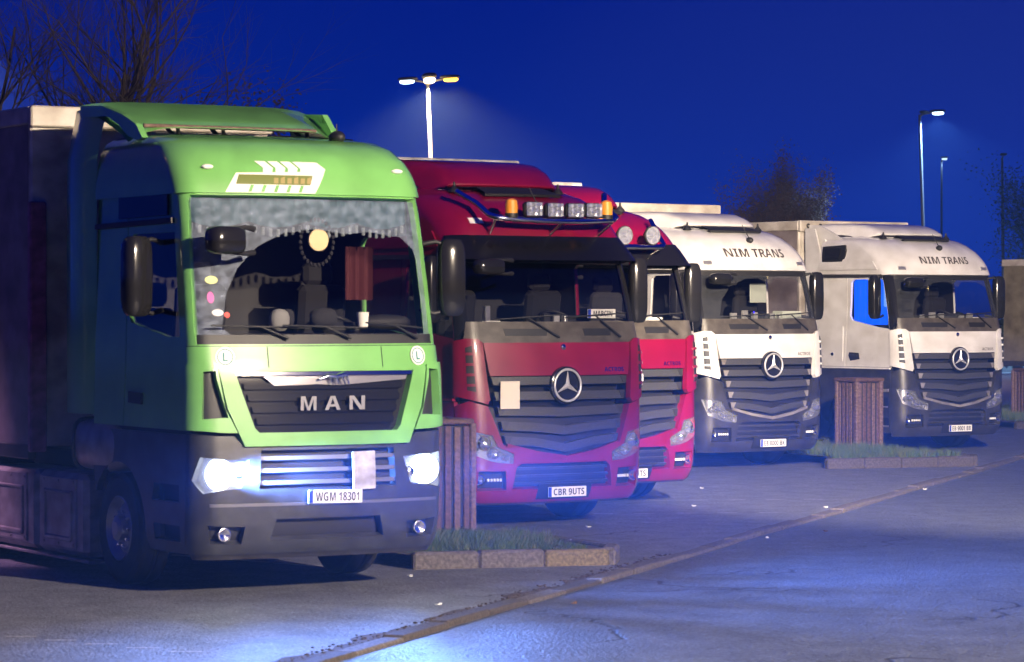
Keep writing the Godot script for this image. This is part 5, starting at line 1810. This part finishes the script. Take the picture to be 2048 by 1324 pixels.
	var lp := part("pale_glow_panel", cached("paleglow", func(): return box_mesh(Vector3(-1.10, 2.72, -0.60), Vector3(0.05, 0.42, 0.2), 0.02)), M.blue_pale, wb)  # glowing box added for the pale zone in the window, not a lamp
	lp.position = Vector3.ZERO
	var om := OmniLight3D.new()
	om.name = "cabin_light"
	wb.add_child(om)
	om.position = Vector3(-1.18, 2.66, -0.9)
	om.light_color = Color(0.1, 0.3, 1.0)
	om.light_energy = 0.25
	om.light_size = 0.08
	om.omni_range = 12
	om.omni_attenuation = 2.0
	om.shadow_enabled = true
	trailer("white semi-trailer with hooks along the top behind the rightmost white tractor unit", W(7.75, 52.0), 33.5, {"top": 4.05, "z": -2.85, "hooks": 9})
	trailer("olive curtain-sided trailer parked beyond the rightmost white truck", W(18.3, 70.5), 33.5, {"top": 3.75, "z": 4.9, "side": M.olive, "front": M.olive, "rail": M.trailer_white})

func build_furniture() -> void:
	var i1 := [[-0.95, 28.35], [0.92, 28.85], [0.98, 29.3], [0.3, 30.7], [-0.95, 32.2], [-7.2, 42.2], [-8.8, 41.2], [-2.1, 30.2]]
	island(i1, 5, M.kerb, M.kerb_yellow)
	grass_on("island_grass", [[-0.85, 28.5], [0.8, 28.95], [0.2, 30.5], [-1.0, 32.0], [-4.0, 37.0], [-5.4, 36.2], [-2.0, 30.2]], 5200, 41, 1.0)
	var i2 := [[4.85, 46.35], [7.25, 47.2], [7.35, 47.8], [6.5, 49.6], [5.7, 51.3], [-0.5, 61.3], [-3.3, 60.3], [5.0, 47.6]]
	island(i2, 5, M.kerb_dark, M.kerb_dark)
	grass_on("island_grass", [[5.0, 46.6], [7.1, 47.4], [6.4, 49.4], [5.6, 51.1], [1.5, 57.6], [-0.9, 56.6], [5.1, 47.7]], 6000, 42, 1.15)
	var i3 := [[10.4, 62.0], [15.5, 64.0], [16, 67], [11, 73], [8.6, 72.0], [10.0, 63.0]]
	island(i3, 3, M.kerb_dark, M.kerb_dark)
	grass_on("island_grass", [[10.5, 62.3], [15.0, 64.2], [15.5, 66.5], [11, 72], [9.2, 71.4]], 3500, 43, 1.2)
	litter_bin("slatted brown litter bin half hidden behind the right headlight of the green truck", W(-0.80, 31.4, 0.12), 28.0, 1.2, 0.62)
	litter_bin("slatted brown litter bin standing in the grass in front of the rightmost white truck", W(5.83, 50.4, 0.12), 33.0, 1.2, 0.56)
	litter_bin("slatted brown litter bin cut by the right edge, under the olive trailer", W(11.5, 66.4, 0.12), 33.0, 1.05, 0.62)
	var r := RandomNumberGenerator.new()
	r.seed = 15
	var st := st_new()
	box(st, Vector3(0, 0.004, 0), Vector3(0.05, 0.008, 0.03), 0.003, Basis(Vector3.FORWARD, 0.1))
	box(st, Vector3(0.02, 0.009, 0.01), Vector3(0.03, 0.006, 0.03), 0.002, Basis(Vector3.FORWARD, -0.5))
	var crumb := st.commit()
	for k in 14:
		var d := r.randf_range(21.5, 48.0)
		var x := kerb_x(d) - r.randf_range(-1.0, 3.2)
		var o := part("litter_scrap", crumb, M.paper if k % 3 else M.leaf_dry, self)
		o.position = W(x, d, 0.004 if x < kerb_x(d) - 0.1 else 0.0)
		o.rotation.y = r.randf() * TAU
		tag(o, "small pale scrap of paper or leaf on the asphalt near the kerb", "litter", "scraps of litter on the asphalt")

func build_trees() -> void:
	var bare := {"bark": M.bark, "wander": 0.14, "kids": 2, "chance": 0.62, "keep": 0.8, "spread": 0.62, "lift": 0.18, "clear": 1}
	var tb := "trees behind the trucks"
	tree("bare forked tree at the left edge above the grey trailer", "bare_tree", W(-9.7, 60.0), 5.2, 0.26, 5, 5, bare.merged({"stems": 2}, true), tb)
	tree("bare tree with a straight dark trunk, right of the forked one above the trailer", "bare_tree", W(-9.3, 59.0), 5.2, 0.2, 4, 12, bare, tb)
	tree("low twiggy bush above the green roof spoiler", "bush", W(-7.9, 68.0), 3.3, 0.08, 4, 23, bare.merged({"stems": 4, "leaves": 3, "leaf_spread": 0.16, "leaf_size": 0.05, "leaf_mat": M.twig, "wander": 0.25, "kids": 3}, true), tb)
	tree("round-crowned twiggy brown tree rising between the two white trucks", "brown_tree", W(12.7, 132.0), 3.7, 0.12, 4, 31, bare.merged({"bark": M.twig, "stems": 3, "leaves": 3, "leaf_spread": 0.2, "leaf_size": 0.05, "leaf_mat": M.leaf_brown, "kids": 3, "spread": 0.26, "keep": 1.0, "lift": 0.5}, true), tb)
	tree("taller faint bare tree behind the round-crowned brown tree", "dark_tree", W(12.4, 150.0), 4.6, 0.11, 4, 37, bare.merged({"bark": M.leaf_dark, "leaves": 1, "leaf_spread": 0.25, "leaf_size": 0.04, "leaf_mat": M.leaf_dark, "kids": 2, "spread": 0.3, "keep": 1.0, "lift": 0.5}, true), tb)
	tree("dark leafless tree at the right edge behind the pale pole", "dark_tree", W(24.6, 148.0), 5.0, 0.17, 4, 43, bare.merged({"leaves": 2, "leaf_spread": 0.3, "leaf_size": 0.07, "leaf_mat": M.leaf_dark, "kids": 3}, true), tb)
	# hedge added to cover the bright horizon sky under the trailer
	var hedge := thing("hedge", "long dark hedge far behind, added to cover the bright horizon under the olive trailer", "hedge", W(22.0, 118.0))
	var r := RandomNumberGenerator.new()
	r.seed = 77
	var st := st_new()
	for k in 5200:
		var c := Vector3(r.randf_range(-24, 30), 0, r.randf_range(-0.7, 0.7))
		var top := 2.3 + 0.35 * sin(c.x * 0.7) + 0.2 * sin(c.x * 2.1)
		c.y = top * sqrt(r.randf())
		var b := Basis(Vector3(r.randf() - 0.5, r.randf() - 0.5, r.randf() - 0.5).normalized(), r.randf() * TAU)
		var sz := r.randf_range(0.12, 0.3)
		quad(st, c - b.x * sz, c - b.y * sz * 0.6, c + b.x * sz, c + b.y * sz * 0.6, b.z)
	var fo := part("foliage", st.commit(), M.leaf_dark, hedge)
	fo.set_meta("kind", "stuff")
	var s2 := st_new()
	for k in 28:
		tube(s2, PackedVector3Array([Vector3(-24 + 2.0 * k, 0, 0), Vector3(-23.8 + 2.0 * k, 1.9, 0.1)]), PackedFloat32Array([0.06, 0.03]), 5)
	part("stems", s2.commit(), M.bark, hedge).set_meta("kind", "stuff")
